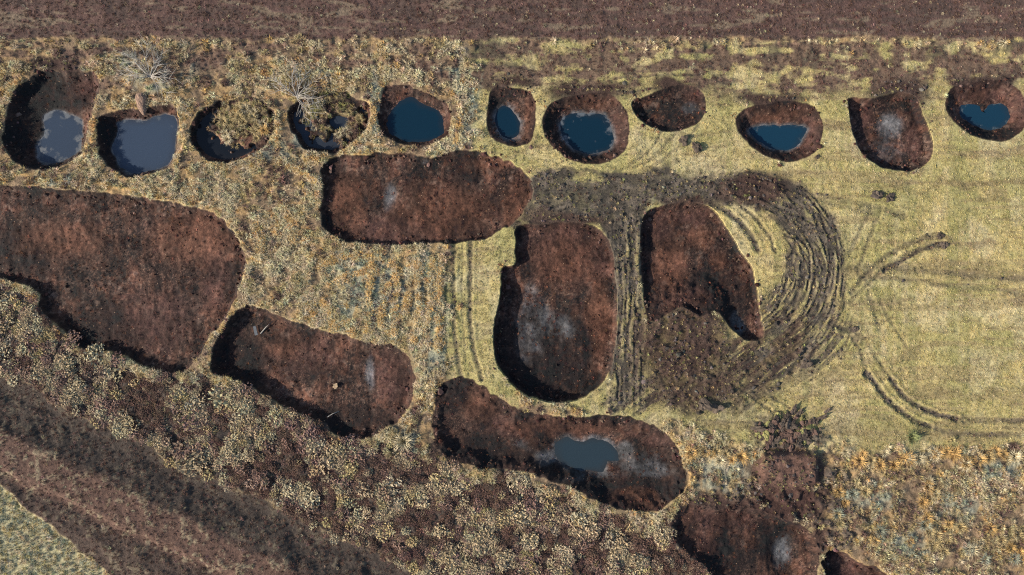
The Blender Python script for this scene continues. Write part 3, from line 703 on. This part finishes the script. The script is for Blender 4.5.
for k, p in enumerate(PITS):
    c = p['rimd'].mean(0); ox, oy = px2m(c[0], c[1]); zlo = -p['depth']
    e = thing(p['kind'], p['label'], 'pond' if p['kind'] == 'pond' else 'pit', (ox, oy, zlo), 'ponds and peat pits dug in the bog')
    grid_object('bank' if p['kind'] == 'pond' else 'peat_floor', FZ == k, MAT_PEAT, (ox, oy, zlo), e)
    if 'waterd' in p:
        W = p['waterd']; wc = W.mean(0)
        rings = [1.06, 1.0, .9, .75, .5, .25]
        n = len(W); V = []; E = []
        zw = WATER_Z[k] - zlo
        for r in rings:
            q = wc + (W - wc) * r
            mx_, my_ = px2m(q[:, 0], q[:, 1])
            V += [(x - ox, y - oy, zw) for x, y in zip(mx_, my_)]
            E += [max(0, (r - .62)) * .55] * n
        mx_, my_ = px2m(wc[0], wc[1]); V.append((mx_ - ox, my_ - oy, zw)); E.append(0)
        F = []
        for a in range(len(rings) - 1):
            for i in range(n):
                j = (i + 1) % n
                F.append((a*n+i, a*n+j, (a+1)*n+j, (a+1)*n+i))
        a = len(rings) - 1
        F += [(a*n+i, a*n+(i+1) % n, len(V)-1) for i in range(n)]
        mesh_obj('water', V, F, WMATS[p['wmat']], e, False, {'edge': E})

# ------------------------------------------------------------------ ground lookup
ix0, iy0 = nex, ney
NXc, NYc = NX - 2 * nex, NY - 2 * ney
def lookup(A, x, y):
    i = np.clip(np.rint((x + 58.0) / STEP).astype(int), 0, NXc - 1) + ix0
    j = np.clip(np.rint((y + 34.5) / STEP).astype(int), 0, NYc - 1) + iy0
    return A[j, i]
def ground_z(px, py):
    x, y = px2m(px, py)
    return float(lookup(H, np.array([x]), np.array([y]))[0])

# ------------------------------------------------------------------ plant and clod shapes for the scatter
def tuft_mesh(name, blades, height, spread, width, flop, seed, mat):
    r = random.Random(seed); V = []; F = []; A = []
    for b in range(blades):
        a = r.uniform(0, 2 * math.pi); rad = spread * .35 * math.sqrt(r.random())
        bx, by = rad * math.cos(a), rad * math.sin(a)
        a2 = a + r.gauss(0, .6); L = height * r.uniform(.6, 1.2); lean = r.uniform(.25, 1.0) * flop
        w = width * r.uniform(.6, 1.2)
        dx, dy = math.cos(a2), math.sin(a2); wx, wy = -dy * w, dx * w
        p1 = (bx + dx * lean * spread * .4, by + dy * lean * spread * .4, L * .62)
        p2 = (bx + dx * lean * spread, by + dy * lean * spread, L * (1 - .45 * lean))
        i = len(V)
        V += [(bx - wx, by - wy, -.03), (bx + wx, by + wy, -.03), (p1[0] + wx * .8, p1[1] + wy * .8, p1[2]), (p1[0] - wx * .8, p1[1] - wy * .8, p1[2]), p2]
        F += [(i, i+1, i+2, i+3), (i+3, i+2, i+4)]
        A += [r.random()] * 5
    me = bpy.data.meshes.new(name); me.from_pydata(V, [], F); me.update()
    at = me.attributes.new('blade', 'FLOAT', 'POINT'); at.data.foreach_set('value', A)
    me.materials.append(mat)
    return me

def clump_mesh(name, leaves, rad, height, size, seed, mat):
    """low cushion of many small leaf faces"""
    r = random.Random(seed); V = []; F = []; A = []
    for b in range(leaves):
        a = r.uniform(0, 2 * math.pi); q = math.sqrt(r.random())
        x, y = rad * q * math.cos(a), rad * q * math.sin(a)
        z = height * (1 - q * q) * r.uniform(.35, 1.0)
        n = Vector((r.gauss(0, 1), r.gauss(0, 1), r.gauss(2.0, .6))).normalized()
        t = n.orthogonal().normalized(); t.rotate(Matrix.Rotation(r.uniform(0, 6.28), 3, n)); u = n.cross(t)
        s = size * r.uniform(.6, 1.4); i = len(V); c = Vector((x, y, z))
        V += [tuple(c - t * s), tuple(c + u * s * .5), tuple(c + t * s), tuple(c - u * s * .5)]
        F += [(i, i+1, i+2, i+3)]; A += [r.random()] * 4
    me = bpy.data.meshes.new(name); me.from_pydata(V, [], F); me.update()
    at = me.attributes.new('blade', 'FLOAT', 'POINT'); at.data.foreach_set('value', A)
    me.materials.append(mat)
    return me

import bmesh
def clod_mesh(name, seed, mat, sub=2, rough=.45, flat=.55):
    bm = bmesh.new(); bmesh.ops.create_icosphere(bm, subdivisions=sub, radius=1)
    for v in bm.verts:
        n = mnoise.noise(v.co * 1.3 + Vector((seed * 7.1, 0, 0))) + .5 * mnoise.noise(v.co * 2.9 + Vector((0, seed * 3.3, 0)))
        v.co *= 1 + rough * n
        v.co.z *= flat
    me = bpy.data.meshes.new(name); bm.to_mesh(me); bm.free()
    at = me.attributes.new('blade', 'FLOAT', 'POINT'); r = random.Random(seed)
    at.data.foreach_set('value', [r.random() for _ in me.vertices])
    me.materials.append(mat)
    return me

def scatter(name, label, meshes, x, y, scale, tint, zoff=0.0, zscale=None):
    """one stuff object: thousands of small pieces set on the ground by geometry nodes"""
    n = len(x)
    z = lookup(H, x, y) + zoff
    me = bpy.data.meshes.new(name); me.vertices.add(n)
    me.vertices.foreach_set('co', np.stack([x, y, z], 1).astype(np.float32).ravel())
    a = me.attributes.new('tint', 'FLOAT_COLOR', 'POINT'); c4 = np.ones((n, 4), np.float32); c4[:, :3] = np.clip(tint, .008, .85); a.data.foreach_set('color', c4.ravel())
    a = me.attributes.new('size', 'FLOAT_VECTOR', 'POINT')
    s3 = np.stack([scale, scale, scale * (1 if zscale is None else zscale)], 1).astype(np.float32); s3[:, 0] *= rng.uniform(.65, 1.5, n); a.data.foreach_set('vector', s3.ravel())
    a = me.attributes.new('turn', 'FLOAT_VECTOR', 'POINT')
    rot = np.zeros((n, 3), np.float32); rot[:, 2] = rng.random(n) * 6.283; rot[:, :2] = rng.normal(0, .12, (n, 2)); a.data.foreach_set('vector', rot.ravel())
    a = me.attributes.new('pick', 'INT', 'POINT'); a.data.foreach_set('value', rng.integers(0, len(meshes), n).astype(np.int32))
    o = bpy.data.objects.new(name, me); COL.objects.link(o)
    o['kind'] = 'stuff'; o['label'] = label
    ng = bpy.data.node_groups.new(name, 'GeometryNodeTree')
    ng.interface.new_socket('Geometry', in_out='INPUT', socket_type='NodeSocketGeometry')
    ng.interface.new_socket('Geometry', in_out='OUTPUT', socket_type='NodeSocketGeometry')
    gi = ng.nodes.new('NodeGroupInput'); go = ng.nodes.new('NodeGroupOutput')
    L = ng.links.new
    m2p = ng.nodes.new('GeometryNodeMeshToPoints'); L(gi.outputs[0], m2p.inputs[0])
    jn = ng.nodes.new('GeometryNodeJoinGeometry')
    for q, mm in enumerate(reversed(meshes)):
        src = bpy.data.objects.new(mm.name, mm)
        oi = ng.nodes.new('GeometryNodeObjectInfo'); oi.inputs['Object'].default_value = src; oi.inputs['As Instance'].default_value = True
        L(oi.outputs['Geometry'], jn.inputs[0])
    iop = ng.nodes.new('GeometryNodeInstanceOnPoints')
    L(m2p.outputs[0], iop.inputs['Points']); L(jn.outputs[0], iop.inputs['Instance'])
    iop.inputs['Pick Instance'].default_value = True
    def named(nm, ty):
        na = ng.nodes.new('GeometryNodeInputNamedAttribute'); na.data_type = ty; na.inputs[0].default_value = nm
        return na.outputs[0]
    L(named('pick', 'INT'), iop.inputs['Instance Index'])
    e2r = ng.nodes.new('FunctionNodeEulerToRotation'); L(named('turn', 'FLOAT_VECTOR'), e2r.inputs[0]); L(e2r.outputs[0], iop.inputs['Rotation'])
    L(named('size', 'FLOAT_VECTOR'), iop.inputs['Scale'])
    L(iop.outputs[0], go.inputs[0])
    md = o.modifiers.new('scatter', 'NODES'); md.node_group = ng
    return o

def sample(density, n):
    x = rng.uniform(-57.5, 57.5, n); y = rng.uniform(-34, 34, n)
    keep = rng.random(n) < lookup(density, x, y)
    return x[keep], y[keep]

out = (pit_id < 0).astype(float) * sst(.6, 2.0, pit_sd)           # keep roots out of the pits
bare = np.clip(np.maximum.reduce([top * .9, brown_band, pitless_mud, strip, dark]), 0, 1)
area_n = lambda per_m2: int(115 * 68 * per_m2)

def jitter_tint(base, s):
    n = len(base); k = np.exp(rng.normal(0, s, n))[:, None]
    return base * k * np.exp(rng.normal(0, s * .25, (n, 3)))

# mown field: short tufts
short = [tuft_mesh('short_grass_%d' % i, 16, .09, .12, .009, 1.2, 100 + i, MAT_TUFT) for i in range(3)]
x, y = sample(field * out * (1 - np.clip(bare * 1.15, 0, 1)) * (.55 + .9 * (n_fine - .25)), area_n(26))
t = lookup(col, x, y)
pk = rng.random(len(x))[:, None]
t = np.where(pk < .12, PALE * C(1,.98,.85), np.where(pk < .18, FGREEN, t * 1.1))
scatter('short_grass', 'short dry grass of the mown field on the right', short, x, y, rng.uniform(.6, 1.2, len(x)), jitter_tint(t, .13))

# rough tall dead grass
tall = [tuft_mesh('dead_grass_%d' % i, 28, .30, .30, .013, 1.25, 120 + i, MAT_TUFT) for i in range(4)]
dens = (roughl * (1 - top) + roughbr) * out * (1 - .97 * bare) * np.clip(.10 + clump * (.5 + n_fine) + arcm * .6 + palez * .6, 0, 1) * (1 - frost * .4)
x, y = sample(dens, area_n(22))
wv = lookup(warm, x, y)[:, None]; fr = lookup(frost, x, y)[:, None]; ar = lookup(arcm, x, y)[:, None]
pk = np.clip(lookup(fbm(PX + PY * .15 + (n_mid - .5) * 14, PY * .38, 8, 3, 43, .6), x, y) * 2.8 - .95 + rng.normal(0, .17, len(x)), 0, 1)[:, None]
cl = lookup(n_patch2, x, y)[:, None] * 1.2 - .6
t = np.where(pk < .46 + cl, PALE, np.where(pk < .84 + cl, STRAW * 1.08, LITTER * 1.5))
brm = lookup(roughbr, x, y)[:, None]
t = np.where((brm > .5) & (rng.random((len(x), 1)) < .6), np.where(rng.random((len(x), 1)) < .5, STRAW * .9, LITTER * 1.7), t)
t = np.where(rng.random((len(x), 1)) < lookup(palez, x, y)[:, None] * .8, PALE * 1.08, t)
t = np.where((rng.random((len(x), 1)) < wv * .30 + ar * .75 * (rng.random((len(x), 1)) < .8)), np.where(rng.random((len(x), 1)) < .55, ORANGE * 1.1, PALE * 1.1), t)
t = np.where(rng.random((len(x), 1)) < fr * .6, FROST, t)
scatter('dead_grass', 'tall dead straw grass around the ponds and pits', tall, x, y, rng.uniform(.55, 1.25, len(x)), jitter_tint(t, .22))

# golden ridges of flattened grass between the pits
gx, gy = [], []
for A in ARCS[:15]:
    P = spline(A, 10, closed=False)
    L_ = np.linalg.norm(np.diff(P, axis=0), axis=1).sum(); n_ = int(L_ * 1.9)
    q = P[rng.integers(0, len(P), n_)] + rng.normal(0, 1.7, (n_, 2))
    q[:, 0] += (fbm(q[:, 0], q[:, 1], 12, 2, 44) - .5) * 9
    gx.append(q[:, 0]); gy.append(q[:, 1])
gx, gy = px2m(np.concatenate(gx), np.concatenate(gy))
kp = lookup(out, gx, gy) > .5; gx, gy = gx[kp], gy[kp]
t = np.where(rng.random((len(gx), 1)) < .6, ORANGE * 1.25, PALE * 1.15)
scatter('golden_grass', 'ridges of golden flattened grass between the pits', tall, gx, gy, rng.uniform(.6, 1.1, len(gx)), jitter_tint(t, .15))

# pale fringe hanging over the rims
rimzone = ((pit_sd > .1) & (pit_sd < 3.2)).astype(float) * (1 - pitless_mud) * (1 - field * .85) * np.clip(.05 + .8 * clump, 0, 1) * (1 - .7 * heath)
x, y = sample(rimzone, area_n(22))
pk = rng.random((len(x), 1))
t = np.where(pk < .5, PALE, np.where(pk < .8, STRAW, ORANGE))
scatter('rim_grass', 'pale grass fringe along the pit rims', tall, x, y, rng.uniform(.5, 1.0, len(x)), jitter_tint(t, .25))

# heath: lichen-pale cushions on dark heather
cush = [clump_mesh('heath_cushion_%d' % i, 80, .38, .15, .06, 140 + i, MAT_TUFT) for i in range(4)]
pat = sst(.47, .56, fbm(PX, PY, 20, 4, 14, .6))
x, y = sample(heath * out * (1 - .7 * pitless_mud) * (.06 + .94 * pat), area_n(12))
pk = np.clip(lookup(fbm(PX, PY, 9, 3, 26), x, y) * 2.6 - .8 + rng.normal(0, .16, len(x)), 0, 1)[:, None]
t = np.where(pk < .40, LICHEN * C(.80,.74,.65), np.where(pk < .62, PALE * .72, np.where(pk < .985, LITTER * 1.9, STRAW * .9)))
scatter('heath_cushions', 'pale lichen and dead grass cushions on the heath', cush, x, y, np.exp(rng.normal(.05, .35, len(x))), jitter_tint(t, .12))
x, y = sample(heath * out * (1 - pat * .7), area_n(10))
scatter('dark_heather', 'dark brown heather between the pale cushions', cush, x, y, rng.uniform(.5, 1.1, len(x)), jitter_tint(np.ones((len(x), 1)) * LITTER * C(1.15,1.1,1.05), .2))

# brown strips: sparse litter tufts
x, y = sample(np.clip(top * 1.0 + strip + brown_band * .9, 0, 1) * out * np.clip(.3 + (n_fine - .3) * 2, 0, 1), area_n(14))
pk = rng.random((len(x), 1))
ds = lookup(np.clip(darkslope, 0, 1), x, y)[:, None]
rdg = lookup(strip * sst(40, 55, SV) * (1 - sst(74, 84, SV)), x, y)[:, None] * .28
t = np.where(pk < .80 - rdg, LITTER * C(1.05,.98,.95), np.where(pk < .94 + ds * .05 - rdg * .3, LITTER * 2.1, PALE * .75))
scatter('bank_litter', 'brown plant litter on the bare peat strips', tall, x, y, rng.uniform(.25, .62, len(x)), jitter_tint(t, .25), zscale=.7)

# frosted corner field
x, y = sample(corner * np.clip(.35 + (n_fine - .3) * 2, 0, 1), area_n(24))
pk = rng.random((len(x), 1))
t = np.where(pk < .4, PALE, np.where(pk < .75, FROST * 1.05, FIELD))
scatter('frosted_grass', 'pale frosted grass in the bottom left corner', tall, x, y, rng.uniform(.4, .9, len(x)), jitter_tint(t, .2))

# loose peat in the pits and on the tracks
crumbs = [clod_mesh('peat_crumb_%d' % i, 160 + i, MAT_CLOD_I, 1, .7, .6) for i in range(4)]
inpit = ((pit_id >= 0) & (pit_sd < -3)).astype(float)
for k, p in enumerate(PITS):
    if 'swd' in p:
        sl, swd = p['swd']; inpit[sl] *= (swd > 1.5)
x, y = sample(np.clip(inpit * np.clip((n_fine - .35) * 3, .05, 1) * .5 + pitless_mud * .6 * sst(.4, .6, n_fine), 0, 1), area_n(8))
t = lookup(col, x, y) * np.where(rng.random((len(x), 1)) < .14, 1.7, 1.0)
scatter('peat_crumbs', 'loose peat crumbs on pit floors and tracks', crumbs, x, y, np.exp(rng.normal(-3.0, .4, len(x))), jitter_tint(t, .2))
slump = ((pit_id >= 0) & (pit_sd < -.5) & (pit_sd > -9)).astype(float) * np.clip((n_patch - .42) * 4, 0, 1)
for k, p in enumerate(PITS):
    if 'swd' in p:
        sl, swd = p['swd']; slump[sl] *= (swd > .5)
edge_out = ((pit_id < 0) & (pit_sd < 5)).astype(float) * np.clip((n_patch - .5) * 3, 0, .6)
x, y = sample(np.clip(slump + edge_out * .5, 0, 1), area_n(9))
t = np.where(rng.random((len(x), 1)) < .3, LITTER, PEATR * 1.1)
scatter('slumped_clods', 'slumped peat clods along the pit walls', crumbs, x, y, np.exp(rng.normal(-2.3, .4, len(x))), jitter_tint(t, .25))
mudz = np.clip(pitless_mud - .25, 0, 1) * out
x, y = sample(mudz * np.clip(n_fine * 2 - .4, 0, 1), area_n(16))
pk = rng.random((len(x), 1))
t = np.where(pk < .30, STRAW, np.where(pk < .42, FGREEN, np.where(pk < .7, LITTER * 1.2, MUD * .8)))
scatter('torn_grass', 'scraps of torn grass trodden into the churned mud', tall, x, y, rng.uniform(.22, .55, len(x)), jitter_tint(t, .25))
x, y = sample(mudz * sst(.42, .6, n_patch), area_n(7))
scatter('mud_lumps', 'lumps of mud thrown up along the vehicle tracks', crumbs, x, y, np.exp(rng.normal(-2.4, .4, len(x))), jitter_tint(np.where(rng.random((len(x), 1)) < .4, MUD * 1.8, MUD), .25))
# torn turf fibres on the peat
x, y = sample(inpit * np.clip((n_mid - .4) * 3, .08, 1), area_n(6))
t = np.where(rng.random((len(x), 1)) < .25, PEATO * 1.3, PEATR * 1.2)
scatter('peat_fibres', 'matted root fibres lying on the cut peat', tall, x, y, rng.uniform(.25, .6, len(x)), jitter_tint(t, .3), zscale=.5)
# overgrown ponds: low sedge between the tussocks
isl = np.zeros_like(PX)
for p in PITS:
    if 'isl' in p:
        sl, fi = p['isl']; isl[sl] = np.maximum(isl[sl], fi)
x, y = sample(isl * np.clip(n_fine * 2 - .4, 0, 1), area_n(14))
pk = rng.random((len(x), 1))
t = np.where(pk < .35, STRAW, np.where(pk < .6, PALE * .8, np.where(pk < .8, FGREEN * .8, LITTER)))
scatter('pond_sedge', 'matted sedge inside the overgrown ponds', tall, x, y, rng.uniform(.4, .9, len(x)), jitter_tint(t, .25))

# ------------------------------------------------------------------ countable tussocks
tus = [tuft_mesh('grass_tussock_%d' % i, 110, .52, .52, .014, 1.2, 180 + i, MAT_TUSSOCK) for i in range(5)]
def tussock(px, py, s, color, label, group, i):
    o = bpy.data.objects.new('grass_tussock', tus[i % 5]); COL.objects.link(o)
    x, y = px2m(px, py)
    o.location = (x, y, ground_z(px, py)); o.rotation_euler = (0, 0, random.uniform(0, 6.28)); o.scale = (s * 1.2, s * 1.2, s * random.uniform(.8, 1.1))
    o.color = (*color, 1); o['label'] = label; o['category'] = 'tussock'; o['group'] = group
    return o
def tone_word(c):
    r_, g_, b_ = c
    if b_ > r_ * .85: return 'frosted'
    if g_ > r_: return 'greenish'
    if g_ < r_ * .62: return 'golden'
    if r_ > .43: return 'pale'
    return 'brown' if r_ < .27 else 'straw'
def where_word(px, edges, words):
    for e_, w_ in zip(edges, words):
        if px < e_: return w_
    return words[-1]
def size_word(s, a, b): return 'small' if s < a else ('large' if s > b else 'mid-sized')
def shade(c, s=.15):
    k = math.exp(random.gauss(0, s)); return tuple(float(min(.8, v * k)) for v in c)
k = 0
for i in range(58):                                                   # row along the lower edge of the field
    px = 692 + i * 5.75 + random.uniform(-3, 3)
    if 742 < px < 845: continue
    py = 456 + random.uniform(-6, 9)
    sz = random.uniform(.8, 1.35); c = shade(random.choice([ORANGE * 1.1, STRAW * 1.15, PALE * 1.1, ORANGE * 1.3]))
    w = where_word(px, (742, 880, 920, 960, 1000, 2000), ('left of the spoil mound', 'just right of the spoil mound', 'under the green tussock', 'below the long double ruts', 'near the right end', 'at the right edge'))
    tussock(px, py, sz, c, '%s %s tussock in field-edge row, %s' % (size_word(sz, 1.0, 1.18), tone_word(c), w), 'tussocks along the field edge', k); k += 1
random.seed(21)
for i in range(64):                                                   # rough strip at bottom right
    px, py = random.uniform(835, 1035), random.uniform(474, 585)
    if px < 905 and py > 545: continue
    sz = random.uniform(.7, 1.25) ; c = shade(random.choice([STRAW * 1.1, PALE, STRAW * 1.1, ORANGE * 1.15, FROST, ORANGE * 1.2]))
    w = where_word(px, (885, 935, 985, 2000), ('next to the spoil mound', 'in its middle left', 'in its middle right', 'at the right edge')); v = where_word(py, (510, 545, 2000), ('upper', 'middle', 'lower'))
    tussock(px, py, sz, c, '%s %s tussock in %s part of rough strip, %s' % (size_word(sz, .87, 1.08), tone_word(c), v, w), 'tussocks in the rough strip', k); k += 1
for i in range(26):
    a = random.uniform(0, 6.28); q = math.sqrt(random.random()); sz = random.uniform(.6, 1.0); c = shade(random.choice([STRAW, PALE, ORANGE, STRAW]))
    w = 'right' if math.cos(a) > .3 else ('left' if math.cos(a) < -.3 else 'middle'); v = 'upper' if math.sin(a) < 0 else 'lower'
    tussock(240 + 27 * q * math.cos(a), 126 + 20 * q * math.sin(a), sz, c, '%s %s tussock in the %s %s of the tussock-filled pond' % (size_word(sz, .73, .87), tone_word(c), v, w), 'tussocks in the third pond', k); k += 1
for i in range(22):
    a = random.uniform(2.6, 7.6); q = random.uniform(.55, 1); sz = random.uniform(.55, .95); c = shade(random.choice([STRAW, PALE, FGREEN, LITTER * 1.3]))
    w = 'right' if math.cos(a) > .3 else ('left' if math.cos(a) < -.3 else 'middle'); v = 'upper' if math.sin(a) < 0 else 'lower'
    tussock(333 + 29 * q * math.cos(a), 119 + 22 * q * math.sin(a), sz, c, '%s %s tussock in the %s %s of the pond with dead branches' % (size_word(sz, .68, .82), tone_word(c), v, w), 'tussocks in the fourth pond', k); k += 1
tussock(404, 441, 1.7, shade(PALE), 'big bleached grass tussock between two peat pits', 'lone tussocks', 1)
tussock(397, 438, 1.2, shade(STRAW), 'smaller straw tussock left of the big bleached one', 'lone tussocks', 2)
tussock(911, 437, 1.4, (.19, .21, .09), 'green grass tussock at the lower edge of the field', 'lone tussocks', 3)

# ------------------------------------------------------------------ dead shrubs by the ponds
def tube(path, r0, r1, sides=5):
    V = []; F = []
    n = len(path)
    for i, pt in enumerate(path):
        d = (path[min(i+1, n-1)] - path[max(i-1, 0)]).normalized()
        u = d.orthogonal().normalized(); v = d.cross(u); r = r0 + (r1 - r0) * i / (n - 1)
        V += [tuple(pt + (u * math.cos(2*math.pi*s/sides) + v * math.sin(2*math.pi*s/sides)) * r) for s in range(sides)]
    for i in range(n - 1):
        for s in range(sides):
            t_ = (s + 1) % sides
            F.append((i*sides+s, i*sides+t_, (i+1)*sides+t_, (i+1)*sides+s))
    F.append(tuple(range((n-1)*sides, n*sides)))
    return V, F

def dead_shrub(px, py, label, n, length, a0, a1, seed, rad=.034):
    r = random.Random(seed)
    x, y = px2m(px, py); z = ground_z(px, py)
    e = thing('dead_shrub', label, 'shrub', (x, y, z), 'dead shrubs by the ponds')
    V, F = tube([Vector((0, 0, -.1)), Vector((.05, .02, .15)), Vector((.02, .06, .32))], .10, .07, 7)
    mesh_obj('stump', V, F, MAT_TWIG, e, True)
    for b in range(n):
        a = R(a0 + (a1 - a0) * (b + r.uniform(.1, .9)) / n); L = length * r.uniform(.6, 1.15)
        V = []; F = []
        def add(path, r0, r1):
            v, f = tube(path, r0, r1); o_ = len(V); V.extend(v); F.extend([tuple(i + o_ for i in q) for q in f])
        pts = []; p = Vector((0, 0, .2)); d = Vector((math.cos(a), math.sin(a), r.uniform(.25, .8))).normalized()
        for s in range(7):
            pts.append(p.copy()); p = p + d * L / 6
            d = (d + Vector((r.gauss(0, .16), r.gauss(0, .16), -.14))).normalized()
            if p.z < .06: p.z = .06
        add(pts, rad, rad * .3)
        for s in range(r.randint(6, 9)):
            q = pts[r.randint(2, 5)]; aa = a + r.choice([-1, 1]) * r.uniform(.4, .9); l2 = L * r.uniform(.25, .45)
            dd = Vector((math.cos(aa), math.sin(aa), r.uniform(-.1, .4)))
            add([q, q + dd * l2 * .5, q + dd * l2 + Vector((0, 0, -.05))], rad * .55, rad * .2)
        mesh_obj('branch', V, F, MAT_TWIG, e, True)
dead_shrub(152, 78, 'bleached dead shrub spreading pale branches above the round ice-blue pond', 22, 3.5, -40, 200, 3)
dead_shrub(297, 97, 'pale dead shrub leaning over the overgrown pond with the small grey pool', 20, 3.1, -70, 170, 5)

# ------------------------------------------------------------------ peat tongue, board, stones, branch
def wedge():
    x, y = px2m(142, 104)
    bm = bmesh.new(); bmesh.ops.create_icosphere(bm, subdivisions=3, radius=1)
    for v in bm.verts:
        t_ = (v.co.y + 1) / 2                                           # 0 at the tip, 1 at the back
        v.co.x *= .25 + .55 * t_
        v.co.y *= 1.15
        v.co.z *= .32 + .18 * t_
        v.co += v.normal * .09 * mnoise.noise(v.co * 3)
    me = bpy.data.meshes.new('peat_block'); bm.to_mesh(me); bm.free(); me.materials.append(MAT_PEATBLOCK)
    o = bpy.data.objects.new('peat_block', me); COL.objects.link(o)
    o.location = (x, y, ground_z(142, 98) + .06); o.rotation_euler = (R(12), 0, R(4))
    o['label'] = 'pointed light brown peat block jutting over the round ice-blue pond'; o['category'] = 'peat block'
wedge()

def board():
    x, y = px2m(253, 331)
    bm = bmesh.new(); bmesh.ops.create_cube(bm, size=1)
    bmesh.ops.scale(bm, vec=(.30, .95, .05), verts=bm.verts)
    bmesh.ops.bevel(bm, geom=bm.edges[:], offset=.012, segments=2, affect='EDGES')
    me = bpy.data.meshes.new('wooden_board'); bm.to_mesh(me); bm.free(); me.materials.append(MAT_BOARD)
    o = bpy.data.objects.new('wooden_board', me); COL.objects.link(o)
    o.location = (x, y, ground_z(253, 331) + .22); o.rotation_euler = (R(-8), R(12), R(14))
    o['label'] = 'small pale board lying at the shaded end of the slanting peat pit'; o['category'] = 'board'
board()

def stick(px0, py0, px1, py1, rad, label):
    x0, y0 = px2m(px0, py0); x1, y1 = px2m(px1, py1)
    a = Vector((x0, y0, ground_z(px0, py0) + rad)); b = Vector((x1, y1, ground_z(px1, py1) + rad * 3))
    m = (a + b) / 2 + Vector((random.uniform(-.08, .08), random.uniform(-.08, .08), .10))
    V, F = tube([Vector((0, 0, 0)), m - a, b - a], rad, rad * .5, 6)
    o = mesh_obj('fallen_branch', V, F, MAT_TWIG, None, True); o.location = a
    o['label'] = label; o['category'] = 'branch'; o['group'] = 'loose branches'
stick(258, 334, 270, 322, .06, 'grey branch lying beside the pale board')
stick(126, 67, 134, 74, .05, 'white stick left of the dead shrub above the ice-blue pond')
stick(326, 418, 338, 412, .05, 'thin pale stick on the lower rim of the slanting peat pit')

clods = [clod_mesh('clod_%d' % i, 200 + i, MAT_CLODS, 3, .95, .55) for i in range(5)]
def clod(name, px, py, s, label, color, cat, group, parent=None, z=None, sink=.3, stretch=1.0, mesh=None):
    o = bpy.data.objects.new(name, mesh or random.choice(clods)); COL.objects.link(o)
    x, y = px2m(px, py); zz = ground_z(px, py) + s * .6 * (1 - sink) if z is None else z
    if parent is not None:
        o.parent = parent; o.location = Vector((x, y, zz)) - Vector(parent.location)
    else:
        o.location = (x, y, zz); o['label'] = label; o['category'] = cat; o['group'] = group
    o.rotation_euler = (random.uniform(-.35, .35), random.uniform(-.35, .35), random.uniform(0, 6.28)); o.scale = (s * stretch, s, s * .7)
    o.color = (*color, 1)
    return o
clod('stone', 334, 387, .24, 'single tan stone on the floor of the slanting peat pit', (.27, .20, .13), 'stone', 'loose stones')
DK = (.085, .066, .052)
for (px, py, s, lb) in [
 (877,195,.50,'left one of two peat clods where the thin vehicle tracks end in the field'),
 (889,198,.42,'right one of two peat clods where the thin vehicle tracks end in the field'),
 (683,141,.46,'upper peat clod in the grass below the almond-shaped dry pit'),
 (696,148,.50,'lower peat clod in the grass below the almond-shaped dry pit'),
 (940,236,.34,'small clod at the end of the double ruts, nearer the top'),
 (944,245,.36,'small clod at the end of the double ruts, nearer the bottom'),
 (703,404,.55,'dark torn clod left of a pair below the churned ground'),
 (716,408,.50,'dark torn clod right of a pair below the churned ground'),
 (806,364,.50,'dark clod at the lower outer edge of the curved tracks'),
 (855,329,.30,'small clod at the tip of the short rut right of the curved tracks'),
 (817,157,.22,'small dark clod beside the pond with teal half-moon water')]:
    clod('peat_clod', px, py, s * .8, lb, shade(DK, .1), 'clod', 'peat clods dropped in the field', stretch=random.uniform(1.0, 1.4))

# torn turf heap on the upper edge of the spoil mound
x, y = px2m(788, 430)
heap = thing('turf_heap', 'spiky heap of torn turf on the upper side of the brown spoil mound', 'turf heap', (x, y, ground_z(788, 430)))
rr_ = random.Random(11)
for i in range(110):
    a = rr_.uniform(0, 6.28); q = math.sqrt(rr_.random())
    px, py = 788 + 33 * q * math.cos(a), 430 + 18 * q * math.sin(a)
    clod('sod', px, py, rr_.uniform(.10, .30), None, shade(rr_.choice([DK, DK, tuple(HEATHD), tuple(FGREEN * .8), tuple(LITTER), tuple(LITTER)]), .15), None, None, parent=heap, stretch=rr_.uniform(1, 1.9), z=ground_z(px, py) + rr_.uniform(.02, .16))
for (px, py, s, st, ang_) in [(793,410,.26,1.9,80),(799,413,.22,2.2,60),(821,418,.2,3.0,35),(814,424,.2,2.6,35),(757,428,.24,2.6,0),(764,436,.24,2.0,20),(827,411,.16,2.6,50),(776,440,.22,2,60),(806,440,.25,2,-20)]:
    o = clod('sod', px, py, s, None, shade(DK, .1), None, None, parent=heap, stretch=st); o.rotation_euler = (.1, -.25, R(ang_))
